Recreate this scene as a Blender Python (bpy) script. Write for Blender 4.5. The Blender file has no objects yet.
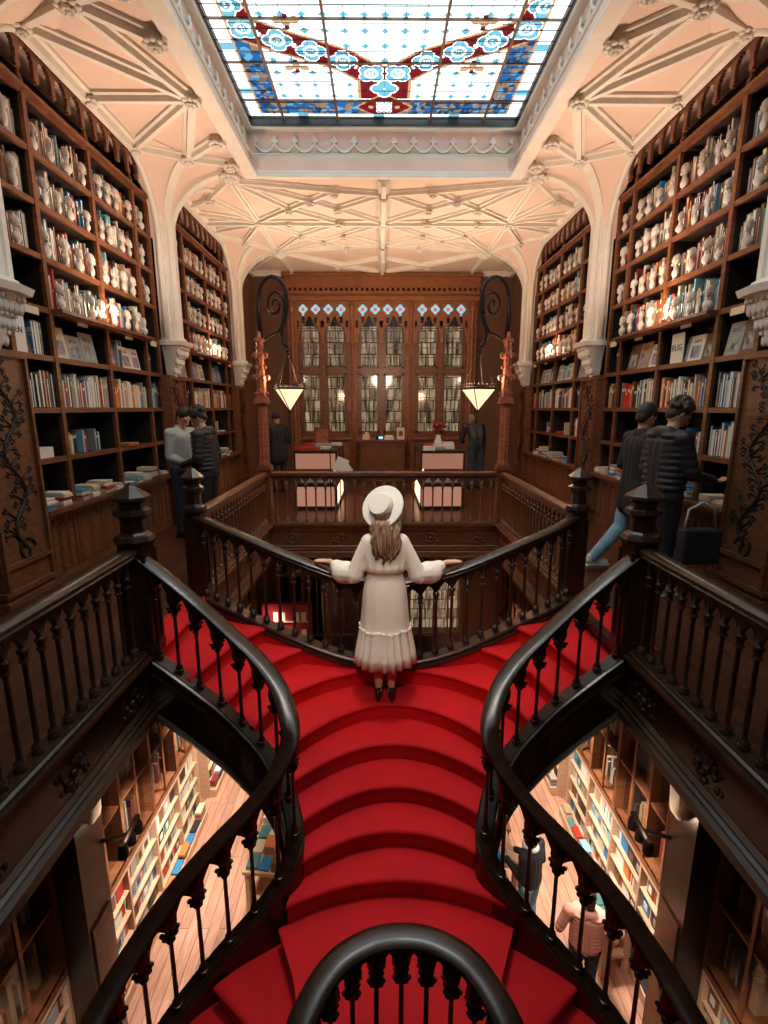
import bpy, bmesh, math, random
import numpy as np
from mathutils import Vector, Matrix
PI = math.pi
sc = bpy.context.scene
COL = sc.collection
rnd = random.Random(7)

# ------------------------------------------------------------------ materials
MAT = {}
def nodes(name):
    m = bpy.data.materials.new(name); m.use_nodes = True
    nt = m.node_tree; nt.nodes.clear()
    out = nt.nodes.new('ShaderNodeOutputMaterial')
    MAT[name] = m
    return m, nt, out
def N(nt, t, **kw):
    n = nt.nodes.new(t)
    for k, v in kw.items():
        if k in n.inputs: n.inputs[k].default_value = v
        else: setattr(n, k, v)
    return n
def plain(name, col, rough=.6, metal=0, spec=.5, noise=0, nscale=8, bump=0, bscale=40):
    m, nt, out = nodes(name)
    p = N(nt, 'ShaderNodeBsdfPrincipled', Roughness=rough, Metallic=metal)
    p.inputs['Base Color'].default_value = (*col, 1)
    p.inputs['Specular IOR Level'].default_value = spec
    nt.links.new(p.outputs[0], out.inputs[0])
    tc = N(nt, 'ShaderNodeTexCoord')
    if noise:
        n = N(nt, 'ShaderNodeTexNoise', Scale=nscale, Detail=4)
        nt.links.new(tc.outputs['Object'], n.inputs['Vector'])
        r = N(nt, 'ShaderNodeValToRGB')
        r.color_ramp.elements[0].position = .3; r.color_ramp.elements[1].position = .7
        r.color_ramp.elements[0].color = (*[c*(1-noise) for c in col], 1)
        r.color_ramp.elements[1].color = (*[min(1, c*(1+noise)) for c in col], 1)
        nt.links.new(n.outputs[0], r.inputs[0]); nt.links.new(r.outputs[0], p.inputs['Base Color'])
    if bump:
        n = N(nt, 'ShaderNodeTexNoise', Scale=bscale, Detail=3)
        nt.links.new(tc.outputs['Object'], n.inputs['Vector'])
        b = N(nt, 'ShaderNodeBump', Strength=bump, Distance=.01)
        nt.links.new(n.outputs[0], b.inputs['Height']); nt.links.new(b.outputs[0], p.inputs['Normal'])
    return m
def wood(name, c1, c2, rough=.4, stretch=(2, 2, 14), spec=.5, planks=None):
    m, nt, out = nodes(name)
    p = N(nt, 'ShaderNodeBsdfPrincipled', Roughness=rough)
    p.inputs['Specular IOR Level'].default_value = spec
    nt.links.new(p.outputs[0], out.inputs[0])
    tc = N(nt, 'ShaderNodeTexCoord')
    mp = N(nt, 'ShaderNodeMapping'); mp.inputs['Scale'].default_value = stretch
    nt.links.new(tc.outputs['Object'], mp.inputs[0])
    n = N(nt, 'ShaderNodeTexNoise', Scale=3, Detail=6, Roughness=.65)
    nt.links.new(mp.outputs[0], n.inputs['Vector'])
    r = N(nt, 'ShaderNodeValToRGB')
    r.color_ramp.elements[0].position = .35; r.color_ramp.elements[1].position = .68
    r.color_ramp.elements[0].color = (*c1, 1); r.color_ramp.elements[1].color = (*c2, 1)
    nt.links.new(n.outputs[0], r.inputs[0])
    src = r.outputs[0]
    if planks:
        mp2 = N(nt, 'ShaderNodeMapping'); mp2.inputs['Rotation'].default_value = (0, 0, PI/2)
        nt.links.new(tc.outputs['Object'], mp2.inputs[0])
        br = N(nt, 'ShaderNodeTexBrick', Scale=1)
        br.inputs['Brick Width'].default_value = planks[0]; br.inputs['Row Height'].default_value = planks[1]
        br.inputs['Mortar Size'].default_value = .004
        br.inputs['Color1'].default_value = (.75, .75, .75, 1); br.inputs['Color2'].default_value = (1.1, 1.1, 1.1, 1)
        br.inputs['Mortar'].default_value = (.2, .2, .2, 1)
        nt.links.new(mp2.outputs[0], br.inputs['Vector'])
        mx = N(nt, 'ShaderNodeMix', data_type='RGBA', blend_type='MULTIPLY'); mx.inputs[0].default_value = 1
        nt.links.new(src, mx.inputs[6]); nt.links.new(br.outputs[0], mx.inputs[7]); src = mx.outputs[2]
    nt.links.new(src, p.inputs['Base Color'])
    b = N(nt, 'ShaderNodeBump', Strength=.15, Distance=.005)
    nt.links.new(n.outputs[0], b.inputs['Height']); nt.links.new(b.outputs[0], p.inputs['Normal'])
    return m
def emit(name, col, s):
    m, nt, out = nodes(name)
    e = N(nt, 'ShaderNodeEmission', Strength=s); e.inputs[0].default_value = (*col, 1)
    nt.links.new(e.outputs[0], out.inputs[0]); return m
def attr_mat(name, kind):
    m, nt, out = nodes(name)
    a = N(nt, 'ShaderNodeAttribute'); a.attribute_name = 'Col'
    if kind == 'diff':
        p = N(nt, 'ShaderNodeBsdfPrincipled', Roughness=.55)
        nt.links.new(a.outputs[0], p.inputs['Base Color']); nt.links.new(p.outputs[0], out.inputs[0])
    else:
        t = N(nt, 'ShaderNodeBsdfTransparent'); g = N(nt, 'ShaderNodeBsdfGlossy', Roughness=.15)
        mx = N(nt, 'ShaderNodeMixShader'); mx.inputs[0].default_value = .03
        nt.links.new(a.outputs[0], t.inputs[0]); nt.links.new(t.outputs[0], mx.inputs[1]); nt.links.new(g.outputs[0], mx.inputs[2])
        nt.links.new(mx.outputs[0], out.inputs[0])
    return m

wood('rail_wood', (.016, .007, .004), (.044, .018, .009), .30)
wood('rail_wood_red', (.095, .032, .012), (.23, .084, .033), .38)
wood('case_wood', (.100, .032, .012), (.23, .080, .030), .42)
wood('case_dark', (.010, .004, .002), (.022, .009, .005), .6)  # shade of the shelf interiors put into the colour; plain dark wood elsewhere
wood('panel_wood', (.10, .036, .014), (.22, .084, .033), .45, (3, 3, 9))
wood('window_wood', (.16, .052, .017), (.33, .120, .042), .42)
wood('floor_wood', (.060, .020, .010), (.115, .040, .019), .35, (9, 1.5, 2), planks=(1.6, .12))
wood('floor_plank', (.40, .19, .12), (.60, .31, .21), .45, (12, 1.2, 2), planks=(2.2, .14))
wood('pale_wood', (.50, .30, .18), (.68, .44, .28), .45)
wood('bronze_wood', (.20, .055, .028), (.42, .145, .075), .35)
plain('ebony', (.012, .006, .004), .45)
plain('carpet', (.58, .006, .010), .75, spec=.25, noise=.12, nscale=3, bump=.25, bscale=350)
_p = [n for n in MAT['carpet'].node_tree.nodes if n.type == 'BSDF_PRINCIPLED'][0]
_p.inputs['Sheen Weight'].default_value = .3; _p.inputs['Sheen Roughness'].default_value = .35; _p.inputs['Sheen Tint'].default_value = (1, .45, .35, 1)
plain('carpet_pale', (.55, .035, .026), .9, spec=.1, noise=.12, nscale=4, bump=.25, bscale=350)  # paler, pinker red than the main carpet
plain('plaster_pink', (.77, .58, .48), .8, noise=.05, nscale=2)
plain('plaster_white', (.78, .72, .64), .7, noise=.05, nscale=6)
plain('plaster_brown', (.23, .08, .035), .85)
plain('bust_plaster', (.60, .53, .46), .7, noise=.06, nscale=20)
plain('wall_brown', (.17, .085, .045), .85, noise=.1, nscale=5)
plain('iron', (.015, .010, .008), .4, .6)
plain('lead_bar', (.16, .085, .05), .5)
plain('lead_thin', (.03, .03, .03), .5)
plain('paper', (.78, .72, .62), .8)
plain('card', (.70, .55, .40), .8)
plain('brass', (.45, .26, .12), .4, .5)
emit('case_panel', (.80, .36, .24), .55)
plain('skin', (.55, .29, .19), .5)
plain('skin_light', (.68, .40, .28), .5)
plain('hair_dark', (.012, .008, .007), .6)
plain('hair_brown', (.05, .022, .012), .6)
plain('hair_grey', (.16, .15, .14), .7)
plain('cream_cloth', (.86, .74, .62), .85, bump=.3, bscale=160)
plain('cream_blouse', (.86, .75, .63), .85, bump=.1, bscale=60)
plain('hat_straw', (.80, .74, .66), .75, bump=.25, bscale=220)
plain('hat_band', (.62, .52, .43), .7)
plain('black_cloth', (.010, .010, .012), .8)
plain('puffer', (.016, .016, .022), .55)
plain('grey_shirt', (.36, .38, .38), .85)
plain('denim', (.22, .36, .46), .85, noise=.2, nscale=12)
plain('dark_denim', (.03, .045, .07), .85)
plain('pink_cloth', (.85, .36, .28), .7)
plain('white_cloth', (.75, .72, .70), .8)
plain('shoe_black', (.010, .008, .008), .35)
plain('shoe_white', (.70, .68, .66), .6)
plain('red_item', (.30, .012, .02), .6)
plain('marble', (.10, .085, .07), .4, noise=.4, nscale=10)
emit('lantern_glow', (1.0, .62, .36), 1.7)
emit('bulb', (1.0, .72, .45), 40)
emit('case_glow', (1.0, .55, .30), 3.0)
emit('screen', (.5, .8, 1.0), 1.2)
attr_mat('books_attr', 'diff'); attr_mat('stained_glass', 'glass')

def hair_mat():
    m, nt, out = nodes('hair_blonde')
    p = N(nt, 'ShaderNodeBsdfPrincipled', Roughness=.5)
    tc = N(nt, 'ShaderNodeTexCoord'); mp = N(nt, 'ShaderNodeMapping'); mp.inputs['Scale'].default_value = (60, 60, 4)
    n = N(nt, 'ShaderNodeTexNoise', Scale=1, Detail=4)
    r = N(nt, 'ShaderNodeValToRGB'); e = r.color_ramp.elements
    e[0].position = .35; e[0].color = (.07, .028, .014, 1); e[1].position = .66; e[1].color = (.46, .27, .15, 1)
    nt.links.new(tc.outputs['Object'], mp.inputs[0]); nt.links.new(mp.outputs[0], n.inputs['Vector'])
    nt.links.new(n.outputs[0], r.inputs[0]); nt.links.new(r.outputs[0], p.inputs['Base Color']); nt.links.new(p.outputs[0], out.inputs[0])
hair_mat()
def cover_mat():
    m, nt, out = nodes('book_cover')
    p = N(nt, 'ShaderNodeBsdfPrincipled', Roughness=.45)
    oi = N(nt, 'ShaderNodeObjectInfo'); tc = N(nt, 'ShaderNodeTexCoord'); sp = N(nt, 'ShaderNodeSeparateXYZ')
    nt.links.new(tc.outputs['Generated'], sp.inputs[0])
    r = N(nt, 'ShaderNodeValToRGB'); r.color_ramp.interpolation = 'CONSTANT'
    e = r.color_ramp.elements; e[0].position = 0; e[0].color = (0, 0, 0, 1); e[1].position = .12; e[1].color = (.35, .35, .35, 1)
    for q, v in ((.16, 0), (.55, .3), (.60, 0), (.64, .55), (.78, 0), (.9, .3), (.93, 0)):
        x = e.new(q); x.color = (v, v, v, 1)
    nt.links.new(sp.outputs[2], r.inputs[0])
    mu = N(nt, 'ShaderNodeMath', operation='MULTIPLY'); nt.links.new(r.outputs[0], mu.inputs[0]); nt.links.new(oi.outputs['Random'], mu.inputs[1])
    mx = N(nt, 'ShaderNodeMix', data_type='RGBA'); nt.links.new(mu.outputs[0], mx.inputs[0])
    nt.links.new(oi.outputs['Color'], mx.inputs[6]); mx.inputs[7].default_value = (.75, .62, .42, 1)
    nt.links.new(mx.outputs[2], p.inputs['Base Color']); nt.links.new(p.outputs[0], out.inputs[0])
cover_mat()
def art_mat():   # printed cover of the display books: the book's own colour with a blocky picture
    m, nt, out = nodes('cover_art')
    p = N(nt, 'ShaderNodeBsdfPrincipled', Roughness=.35)
    oi = N(nt, 'ShaderNodeObjectInfo'); tc = N(nt, 'ShaderNodeTexCoord')
    sp = N(nt, 'ShaderNodeSeparateXYZ'); nt.links.new(tc.outputs['Generated'], sp.inputs[0])
    def inside(sock, a, b):
        x = N(nt, 'ShaderNodeMath', operation='GREATER_THAN'); x.inputs[1].default_value = a
        y = N(nt, 'ShaderNodeMath', operation='LESS_THAN'); y.inputs[1].default_value = b
        m_ = N(nt, 'ShaderNodeMath', operation='MULTIPLY'); nt.links.new(sock, x.inputs[0]); nt.links.new(sock, y.inputs[0])
        nt.links.new(x.outputs[0], m_.inputs[0]); nt.links.new(y.outputs[0], m_.inputs[1]); return m_.outputs[0]
    def mul(a, b):
        m_ = N(nt, 'ShaderNodeMath', operation='MULTIPLY'); nt.links.new(a, m_.inputs[0]); nt.links.new(b, m_.inputs[1]); return m_.outputs[0]
    pic = mul(inside(sp.outputs[1], .16, .86), inside(sp.outputs[2], .12, .60))
    ad = N(nt, 'ShaderNodeVectorMath', operation='ADD'); nt.links.new(tc.outputs['Generated'], ad.inputs[0]); nt.links.new(oi.outputs['Random'], ad.inputs[1])
    n = N(nt, 'ShaderNodeTexVoronoi', Scale=5.5); nt.links.new(ad.outputs[0], n.inputs['Vector'])
    hs = N(nt, 'ShaderNodeHueSaturation'); hs.inputs['Saturation'].default_value = .55; hs.inputs['Value'].default_value = .45
    nt.links.new(n.outputs['Color'], hs.inputs['Color'])
    mx = N(nt, 'ShaderNodeMix', data_type='RGBA'); nt.links.new(pic, mx.inputs[0])
    nt.links.new(oi.outputs['Color'], mx.inputs[6]); nt.links.new(hs.outputs[0], mx.inputs[7])
    wv = N(nt, 'ShaderNodeTexNoise', Scale=16, Detail=0); nt.links.new(ad.outputs[0], wv.inputs['Vector'])
    tx = mul(mul(inside(sp.outputs[1], .2, .8), inside(sp.outputs[2], .72, .84)), inside(wv.outputs[0], .48, 1.0))
    m2 = N(nt, 'ShaderNodeMix', data_type='RGBA'); nt.links.new(tx, m2.inputs[0]); nt.links.new(mx.outputs[2], m2.inputs[6]); m2.inputs[7].default_value = (.04, .03, .03, 1)
    nt.links.new(m2.outputs[2], p.inputs['Base Color']); nt.links.new(p.outputs[0], out.inputs[0])
art_mat()
def pane_mat():
    m, nt, out = nodes('leaded_pane')
    tc = N(nt, 'ShaderNodeTexCoord'); mp = N(nt, 'ShaderNodeMapping'); mp.inputs['Scale'].default_value = (16, 1, 1.5)
    n = N(nt, 'ShaderNodeTexNoise', Scale=1.3, Detail=2)
    nt.links.new(tc.outputs['Object'], mp.inputs[0]); nt.links.new(mp.outputs[0], n.inputs['Vector'])
    r = N(nt, 'ShaderNodeValToRGB'); e = r.color_ramp.elements
    e[0].position = .34; e[0].color = (.13, .108, .086, 1); e[1].position = .56; e[1].color = (.33, .285, .235, 1)
    nt.links.new(n.outputs[0], r.inputs[0])
    mq = N(nt, 'ShaderNodeMapping'); mq.inputs['Rotation'].default_value = (PI/2, 0, 0); nt.links.new(tc.outputs['Object'], mq.inputs[0])
    br = N(nt, 'ShaderNodeTexBrick', Scale=1); br.inputs['Brick Width'].default_value = .21; br.inputs['Row Height'].default_value = .27; br.inputs['Mortar Size'].default_value = .018; br.inputs['Mortar Smooth'].default_value = .6
    br.inputs['Color1'].default_value = (.65, .62, .58, 1); br.inputs['Color2'].default_value = (1.1, 1.08, 1.0, 1); br.inputs['Mortar'].default_value = (.30, .26, .22, 1)
    nt.links.new(mq.outputs[0], br.inputs['Vector'])
    mz = N(nt, 'ShaderNodeMix', data_type='RGBA', blend_type='MULTIPLY'); mz.inputs[0].default_value = 1
    nt.links.new(r.outputs[0], mz.inputs[6]); nt.links.new(br.outputs[0], mz.inputs[7])
    t = N(nt, 'ShaderNodeBsdfTransparent'); nt.links.new(mz.outputs[2], t.inputs[0])
    g = N(nt, 'ShaderNodeBsdfGlossy', Roughness=.08); mx = N(nt, 'ShaderNodeMixShader'); mx.inputs[0].default_value = .10
    nt.links.new(t.outputs[0], mx.inputs[1]); nt.links.new(g.outputs[0], mx.inputs[2]); nt.links.new(mx.outputs[0], out.inputs[0])
    m, nt, out = nodes('clear_glass')
    t = N(nt, 'ShaderNodeBsdfTransparent'); t.inputs[0].default_value = (.92, .92, .9, 1)
    g = N(nt, 'ShaderNodeBsdfGlossy', Roughness=.05); mx = N(nt, 'ShaderNodeMixShader'); mx.inputs[0].default_value = .08
    nt.links.new(t.outputs[0], mx.inputs[1]); nt.links.new(g.outputs[0], mx.inputs[2]); nt.links.new(mx.outputs[0], out.inputs[0])
pane_mat()

# ------------------------------------------------------------------ mesh builder
class MB:
    def __init__(s): s.v = []; s.f = []; s.m = []; s.c = []; s.mi = 0; s.col = (1, 1, 1)
    def face(s, idx): s.f.append(tuple(idx)); s.m.append(s.mi); s.c.append(s.col)
    def box(s, x0, x1, y0, y1, z0, z1):
        if x0 > x1: x0, x1 = x1, x0
        if y0 > y1: y0, y1 = y1, y0
        if z0 > z1: z0, z1 = z1, z0
        b = len(s.v)
        s.v += [(x0,y0,z0),(x1,y0,z0),(x1,y1,z0),(x0,y1,z0),(x0,y0,z1),(x1,y0,z1),(x1,y1,z1),(x0,y1,z1)]
        for q in ((3,2,1,0),(4,5,6,7),(0,1,5,4),(1,2,6,5),(2,3,7,6),(3,0,4,7)): s.face([b+i for i in q])
        return s
    def tbox(s, M, sx, sy, sz):
        b = len(s.v)
        for z in (-.5,.5):
            for x, y in ((-.5,-.5),(.5,-.5),(.5,.5),(-.5,.5)): s.v.append(tuple(M @ Vector((x*sx, y*sy, z*sz))))
        for q in ((3,2,1,0),(4,5,6,7),(0,1,5,4),(1,2,6,5),(2,3,7,6),(3,0,4,7)): s.face([b+i for i in q])
        return s
    def grid(s, rows, cu=False, cv=False):
        b = len(s.v); n = len(rows); k = len(rows[0])
        for r in rows: s.v += [tuple(p) for p in r]
        for i in range(n if cu else n-1):
            for j in range(k if cv else k-1):
                i2 = (i+1) % n; j2 = (j+1) % k
                s.face((b+i*k+j, b+i*k+j2, b+i2*k+j2, b+i2*k+j))
        return s
    def cap(s, pts, flip=False):
        b = len(s.v); s.v += [tuple(p) for p in pts]; r = list(range(b, b+len(pts)))
        s.face(r[::-1] if flip else r); return s
    def lathe(s, cx, cy, prof, seg=12, M=None, cap=True, a0=0):
        rows = []
        for r, z in prof:
            row = []
            for k in range(seg):
                a = a0 + 2*PI*k/seg
                p = Vector((cx + r*math.cos(a), cy + r*math.sin(a), z))
                row.append(tuple(M @ p) if M else tuple(p))
            rows.append(row)
        s.grid(rows, cv=True)
        if cap:
            if prof[0][0] > 1e-4: s.cap(rows[0], True)
            if prof[-1][0] > 1e-4: s.cap(rows[-1])
        return s
    def tube(s, pts, r, seg=6, cap=True):
        P = [Vector(p) for p in pts]; n = len(P)
        R = r if isinstance(r, (list, tuple)) else [r]*n
        rows = []; up = Vector((0, 0, 1))
        t0 = (P[1]-P[0]).normalized()
        if abs(t0.z) > .9: up = Vector((1, 0, 0))
        side = t0.cross(up).normalized()
        for i in range(n):
            t = (P[min(i+1, n-1)] - P[max(i-1, 0)])
            t = t.normalized() if t.length > 1e-9 else t0
            side = (side - t*side.dot(t)); side = side.normalized() if side.length > 1e-6 else t.orthogonal().normalized()
            u = side.cross(t)
            rows.append([tuple(P[i] + side*(R[i]*math.cos(2*PI*k/seg)) + u*(R[i]*math.sin(2*PI*k/seg))) for k in range(seg)])
        s.grid(rows, cv=True)
        if cap: s.cap(rows[0], True); s.cap(rows[-1])
        return s
    def sweep(s, pts, prof, vertical=True, closed=False, up=(0, 0, 1)):
        P = [Vector(p) for p in pts]; n = len(P); rows = []; upv = Vector(up)
        for i in range(n):
            if closed: a, b = P[(i-1) % n], P[(i+1) % n]
            else: a, b = P[max(i-1, 0)], P[min(i+1, n-1)]
            t = (b-a)
            if vertical: t.z = 0
            t = t.normalized() if t.length > 1e-9 else Vector((0, 1, 0))
            side = t.cross(upv)
            side = side.normalized() if side.length > 1e-6 else Vector((1, 0, 0))
            u = upv if vertical else side.cross(t).normalized()
            k = 1
            if 0 < i < n-1 or closed:
                d1 = (P[i]-a); d2 = (b-P[i])
                if vertical: d1.z = d2.z = 0
                if d1.length > 1e-6 and d2.length > 1e-6:
                    c = math.cos(d1.angle(d2)/2); k = 1/max(c, .5)
            rows.append([tuple(P[i] + side*(p[0]*k) + u*p[1]) for p in prof])
        s.grid(rows, cu=closed, cv=True)
        if not closed: s.cap(rows[0], True); s.cap(rows[-1])
        return s
    def ball(s, c, r, seg=8, rings=6, sc=(1, 1, 1), M=None):
        rows = []
        for i in range(rings+1):
            a = -PI/2 + PI*i/rings
            row = []
            for k in range(seg):
                b = 2*PI*k/seg
                p = Vector((r*sc[0]*math.cos(a)*math.cos(b), r*sc[1]*math.cos(a)*math.sin(b), r*sc[2]*math.sin(a)))
                if M: p = M @ p
                row.append(tuple(Vector(c)+p))
            rows.append(row)
        return s.grid(rows, cv=True)
    def plate(s, poly, d, fn):
        """extruded polygon; poly is 2D, fn(a,b,depth)->xyz"""
        A = [fn(a, b, 0) for a, b in poly]; B = [fn(a, b, d) for a, b in poly]
        s.cap(A); s.cap(B, True)
        k = len(poly); b0 = len(s.v); s.v += [tuple(p) for p in A] + [tuple(p) for p in B]
        for i in range(k): s.face((b0+i, b0+(i+1) % k, b0+k+(i+1) % k, b0+k+i))
        return s
    def pixels(s, inside, a0, a1, b0, b1, cell, d, fn, colf=None):
        """board cut out cell by cell: inside(a,b) true = solid; gives front, back and cut edges"""
        na = int(round((a1-a0)/cell)); nb = int(round((b1-b0)/cell))
        g = [[inside(a0+(i+.5)*cell, b0+(j+.5)*cell) for j in range(nb)] for i in range(na)]
        vid = {}
        def V(i, j, k):
            q = (i, j, k)
            if q not in vid: vid[q] = len(s.v); s.v.append(tuple(fn(a0+i*cell, b0+j*cell, d if k else 0)))
            return vid[q]
        for i in range(na):
            for j in range(nb):
                if not g[i][j]: continue
                if colf: s.col = colf(a0+(i+.5)*cell, b0+(j+.5)*cell)
                s.face((V(i,j,0), V(i+1,j,0), V(i+1,j+1,0), V(i,j+1,0)))
                if d:
                    s.face((V(i,j,1), V(i,j+1,1), V(i+1,j+1,1), V(i+1,j,1)))
                    if i == 0 or not g[i-1][j]: s.face((V(i,j,0), V(i,j+1,0), V(i,j+1,1), V(i,j,1)))
                    if i == na-1 or not g[i+1][j]: s.face((V(i+1,j,0), V(i+1,j,1), V(i+1,j+1,1), V(i+1,j+1,0)))
                    if j == 0 or not g[i][j-1]: s.face((V(i,j,0), V(i,j,1), V(i+1,j,1), V(i+1,j,0)))
                    if j == nb-1 or not g[i][j+1]: s.face((V(i,j+1,0), V(i+1,j+1,0), V(i+1,j+1,1), V(i,j+1,1)))
        return s
    def mesh(s, name, mats, smooth=False, color=False, fix=True):
        me = bpy.data.meshes.new(name)
        me.from_pydata(s.v, [], s.f)
        for m in (mats if isinstance(mats, (list, tuple)) else [mats]): me.materials.append(MAT[m])
        me.polygons.foreach_set('material_index', s.m)
        if color:
            ca = me.color_attributes.new('Col', 'FLOAT_COLOR', 'CORNER')
            arr = []
            for p, c in zip(me.polygons, s.c): arr += [c[0], c[1], c[2], 1.0]*p.loop_total
            ca.data.foreach_set('color', arr)
        if fix:
            bm = bmesh.new(); bm.from_mesh(me); bmesh.ops.remove_doubles(bm, verts=bm.verts, dist=1e-5)
            bmesh.ops.recalc_face_normals(bm, faces=bm.faces); bm.to_mesh(me); bm.free()
        if smooth:
            me.polygons.foreach_set('use_smooth', [True]*len(me.polygons))
            if smooth == 'auto':
                me.set_sharp_from_angle(angle=math.radians(40))
        me.update(); return me
    def build(s, name, mats, parent=None, smooth=False, color=False, bevel=0, fix=True):
        return link(name, s.mesh(name, mats, smooth, color, fix), parent, bevel)
def link(name, me, parent=None, bevel=0):
    o = bpy.data.objects.new(name, me); COL.objects.link(o)
    if parent: o.parent = parent
    if bevel:
        b = o.modifiers.new('bevel', 'BEVEL'); b.width = bevel; b.segments = 2; b.limit_method = 'ANGLE'
    return o
USED = set()
def tag(o, label=None, cat=None, group=None, kind=None):
    if label:
        o['label'] = label
    if cat: o['category'] = cat
    if group: o['group'] = group
    if kind: o['kind'] = kind
    return o
def empty(name, loc, label, cat, group=None, rz=0):
    o = bpy.data.objects.new(name, None); COL.objects.link(o); o.location = loc; o.rotation_euler.z = rz
    o.empty_display_size = .1
    return tag(o, label, cat, group)
def struct(name, mb, mats, parent=None, **k):
    o = mb.build(name, mats, parent, **k)
    if not parent: o['kind'] = 'structure'
    return o
def resample(pts, n=None, step=None):
    P = [Vector(p) for p in pts]; L = [0]
    for a, b in zip(P, P[1:]): L.append(L[-1] + (b-a).length)
    if n is None: n = max(2, int(round(L[-1]/step))+1)
    out = []; j = 0
    for i in range(n):
        t = L[-1]*i/(n-1)
        while j < len(P)-2 and L[j+1] < t: j += 1
        d = L[j+1]-L[j]; out.append(P[j].lerp(P[j+1], (t-L[j])/d if d > 1e-9 else 0))
    return out
def catmull(pts, k=8):
    P = [Vector(p) for p in pts]; P = [P[0]*2-P[1]] + P + [P[-1]*2-P[-2]]; out = []
    for i in range(1, len(P)-2):
        a, b, c, d = P[i-1:i+3]
        for j in range(k):
            t = j/k
            out.append(.5*((2*b) + (c-a)*t + (2*a-5*b+4*c-d)*t*t + (3*b-a-3*c+d)*t**3))
    out.append(P[-2]); return out
# ------------------------------------------------------------------ measures
XR, XW, XC = 1.74, 3.15, 2.95       # void edge, bookcase front, column front
YN, YF, YB = 3.33, 7.33, 12.7       # near newel, far edge of the void, back wall
CZ, GZ, Y0 = 4.83, -5.2, -2.5       # ceiling, ground floor, front end of the room
AX = .035                           # axis of the stair

# ------------------------------------------------------------------ setting
def setting():
    for sgn in (-1, 1):
        b = MB().box(sgn*XR, sgn*3.6, Y0, YB, -.42, 0)
        struct('floor', b, 'floor_wood')
    struct('floor', MB().box(-XR, XR, YF, YB, -.42, 0), 'floor_wood')
    struct('floor', MB().box(-3.6, 3.6, Y0, YB+.3, GZ-.2, GZ), 'floor_plank')
    struct('wall_left', MB().box(-3.9, -3.6, Y0-.3, YB+.6, GZ, 5.9), 'wall_brown')
    struct('wall_right', MB().box(3.6, 3.9, Y0-.3, YB+.6, GZ, 5.9), 'wall_brown')
    struct('wall_front', MB().box(-3.6, 3.6, Y0-.3, Y0, GZ, 5.9), 'wall_brown')
    # inner side walls past the last columns
    for sgn, nm in ((-1, 'wall_left'), (1, 'wall_right')):
        struct(nm, MB().box(sgn*3.1, sgn*3.6, 11.3, YB, 0, CZ), 'wall_brown')
    # back wall with the window opening (x -2.12..2.12, z .95..4.2), ground floor part below
    b = MB()
    b.box(-3.6, -2.06, YB, YB+.3, GZ, 5.9); b.box(2.06, 3.6, YB, YB+.3, GZ, 5.9)
    b.box(-2.06, 2.06, YB, YB+.3, -2.6, .98); b.box(-2.06, 2.06, YB, YB+.3, GZ, -4.3); b.box(-2.06, .70, YB, YB+.3, -4.3, -2.6); b.box(-2.06, 2.06, YB, YB+.3, 4.22, 5.9)
    struct('wall_back', b, 'wall_brown')
    # ceiling with the light well
    b = MB()
    for sgn in (-1, 1): b.box(sgn*1.80, sgn*3.6, Y0, YB, CZ, CZ+.2)
    b.box(-1.8, 1.8, 7.62, YB, CZ, CZ+.2); b.box(-1.8, 1.8, Y0, -1.0, CZ, CZ+.2)
    c = struct('ceiling', b, 'plaster_pink')
    # light well: walls leaning out a little, mouldings, frieze of linked trefoils
    w = MB()
    q = lambda x, y, z: (x, y, z)
    lo = [(-1.8, -1.0), (1.8, -1.0), (1.8, 7.6), (-1.8, 7.6)]
    w.box(-2.0, -1.86, -1.1, 7.9, CZ+.03, 5.56); w.box(1.86, 2.0, -1.1, 7.9, CZ+.03, 5.56)
    w.box(-1.86, 1.86, 7.7, 7.9, CZ+.03, 5.56); w.box(-1.86, 1.86, -1.2, -1.05, CZ+.03, 5.56)
    struct('trim_1', w, 'plaster_pink')
    ring = lambda z, e: [(-1.8-e, -1.0-e, z), (1.8+e, -1.0-e, z), (1.8+e, 7.62+e, z), (-1.8-e, 7.62+e, z)]
    m = MB()
    pr1 = [(-.06, -.05), (.07, -.05), (.075, -.03), (.04, -.01), (.045, .03), (.02, .05), (.015, .10), (-.03, .12), (-.06, .12)]
    m.sweep(ring(CZ, .02), [(-a, b) for a, b in pr1], closed=True)
    pr2 = [(-.08, 0), (.05, 0), (.06, .02), (.02, .035), (.03, .06), (-.02, .08), (-.08, .1)]
    m.sweep(ring(CZ+.19, .05), [(-a, b) for a, b in pr2], closed=True)
    m.sweep(ring(CZ+.54, .05), [(-a, b) for a, b in pr2], closed=True)
    struct('trim_2', m, 'plaster_white', smooth='auto')
    # frieze
    def scal(a, b):        # a along, b up (0..22): scallop band with trefoil finials
        P = .27; x = (a/P) % 1; x = abs(x-.5)*P           # 0 under the finial .. .135 at the dip
        y = .035 + .055*math.sqrt(max(0, 1-((.135-x)/.135)**2)) * -1 + .055
        band = abs(b-(.03+.09*(1-min(1, x/.135))**2)) < .016
        stem = x < .012 and .10 < b < .16
        tre = math.hypot(x-.028, b-.155) < .02 or math.hypot(x, b-.19) < .024 or x+abs(b-.165) < .028
        return band or stem or tre
    f = MB(); f.pixels(scal, -1.755, 1.755, 0, .27, .0075, -.03, lambda a, b, d: (a, 7.70+d, CZ+.26+b))
    struct('trim_3', f, 'plaster_white')
    for sgn in (-1, 1):
        f = MB(); f.pixels(scal, 4.05, 7.56, 0, .27, .0075, .03, lambda a, b, d: (sgn*(1.86-d), a, CZ+.26+b))
        struct('trim_3', f, 'plaster_white')
setting()

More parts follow.
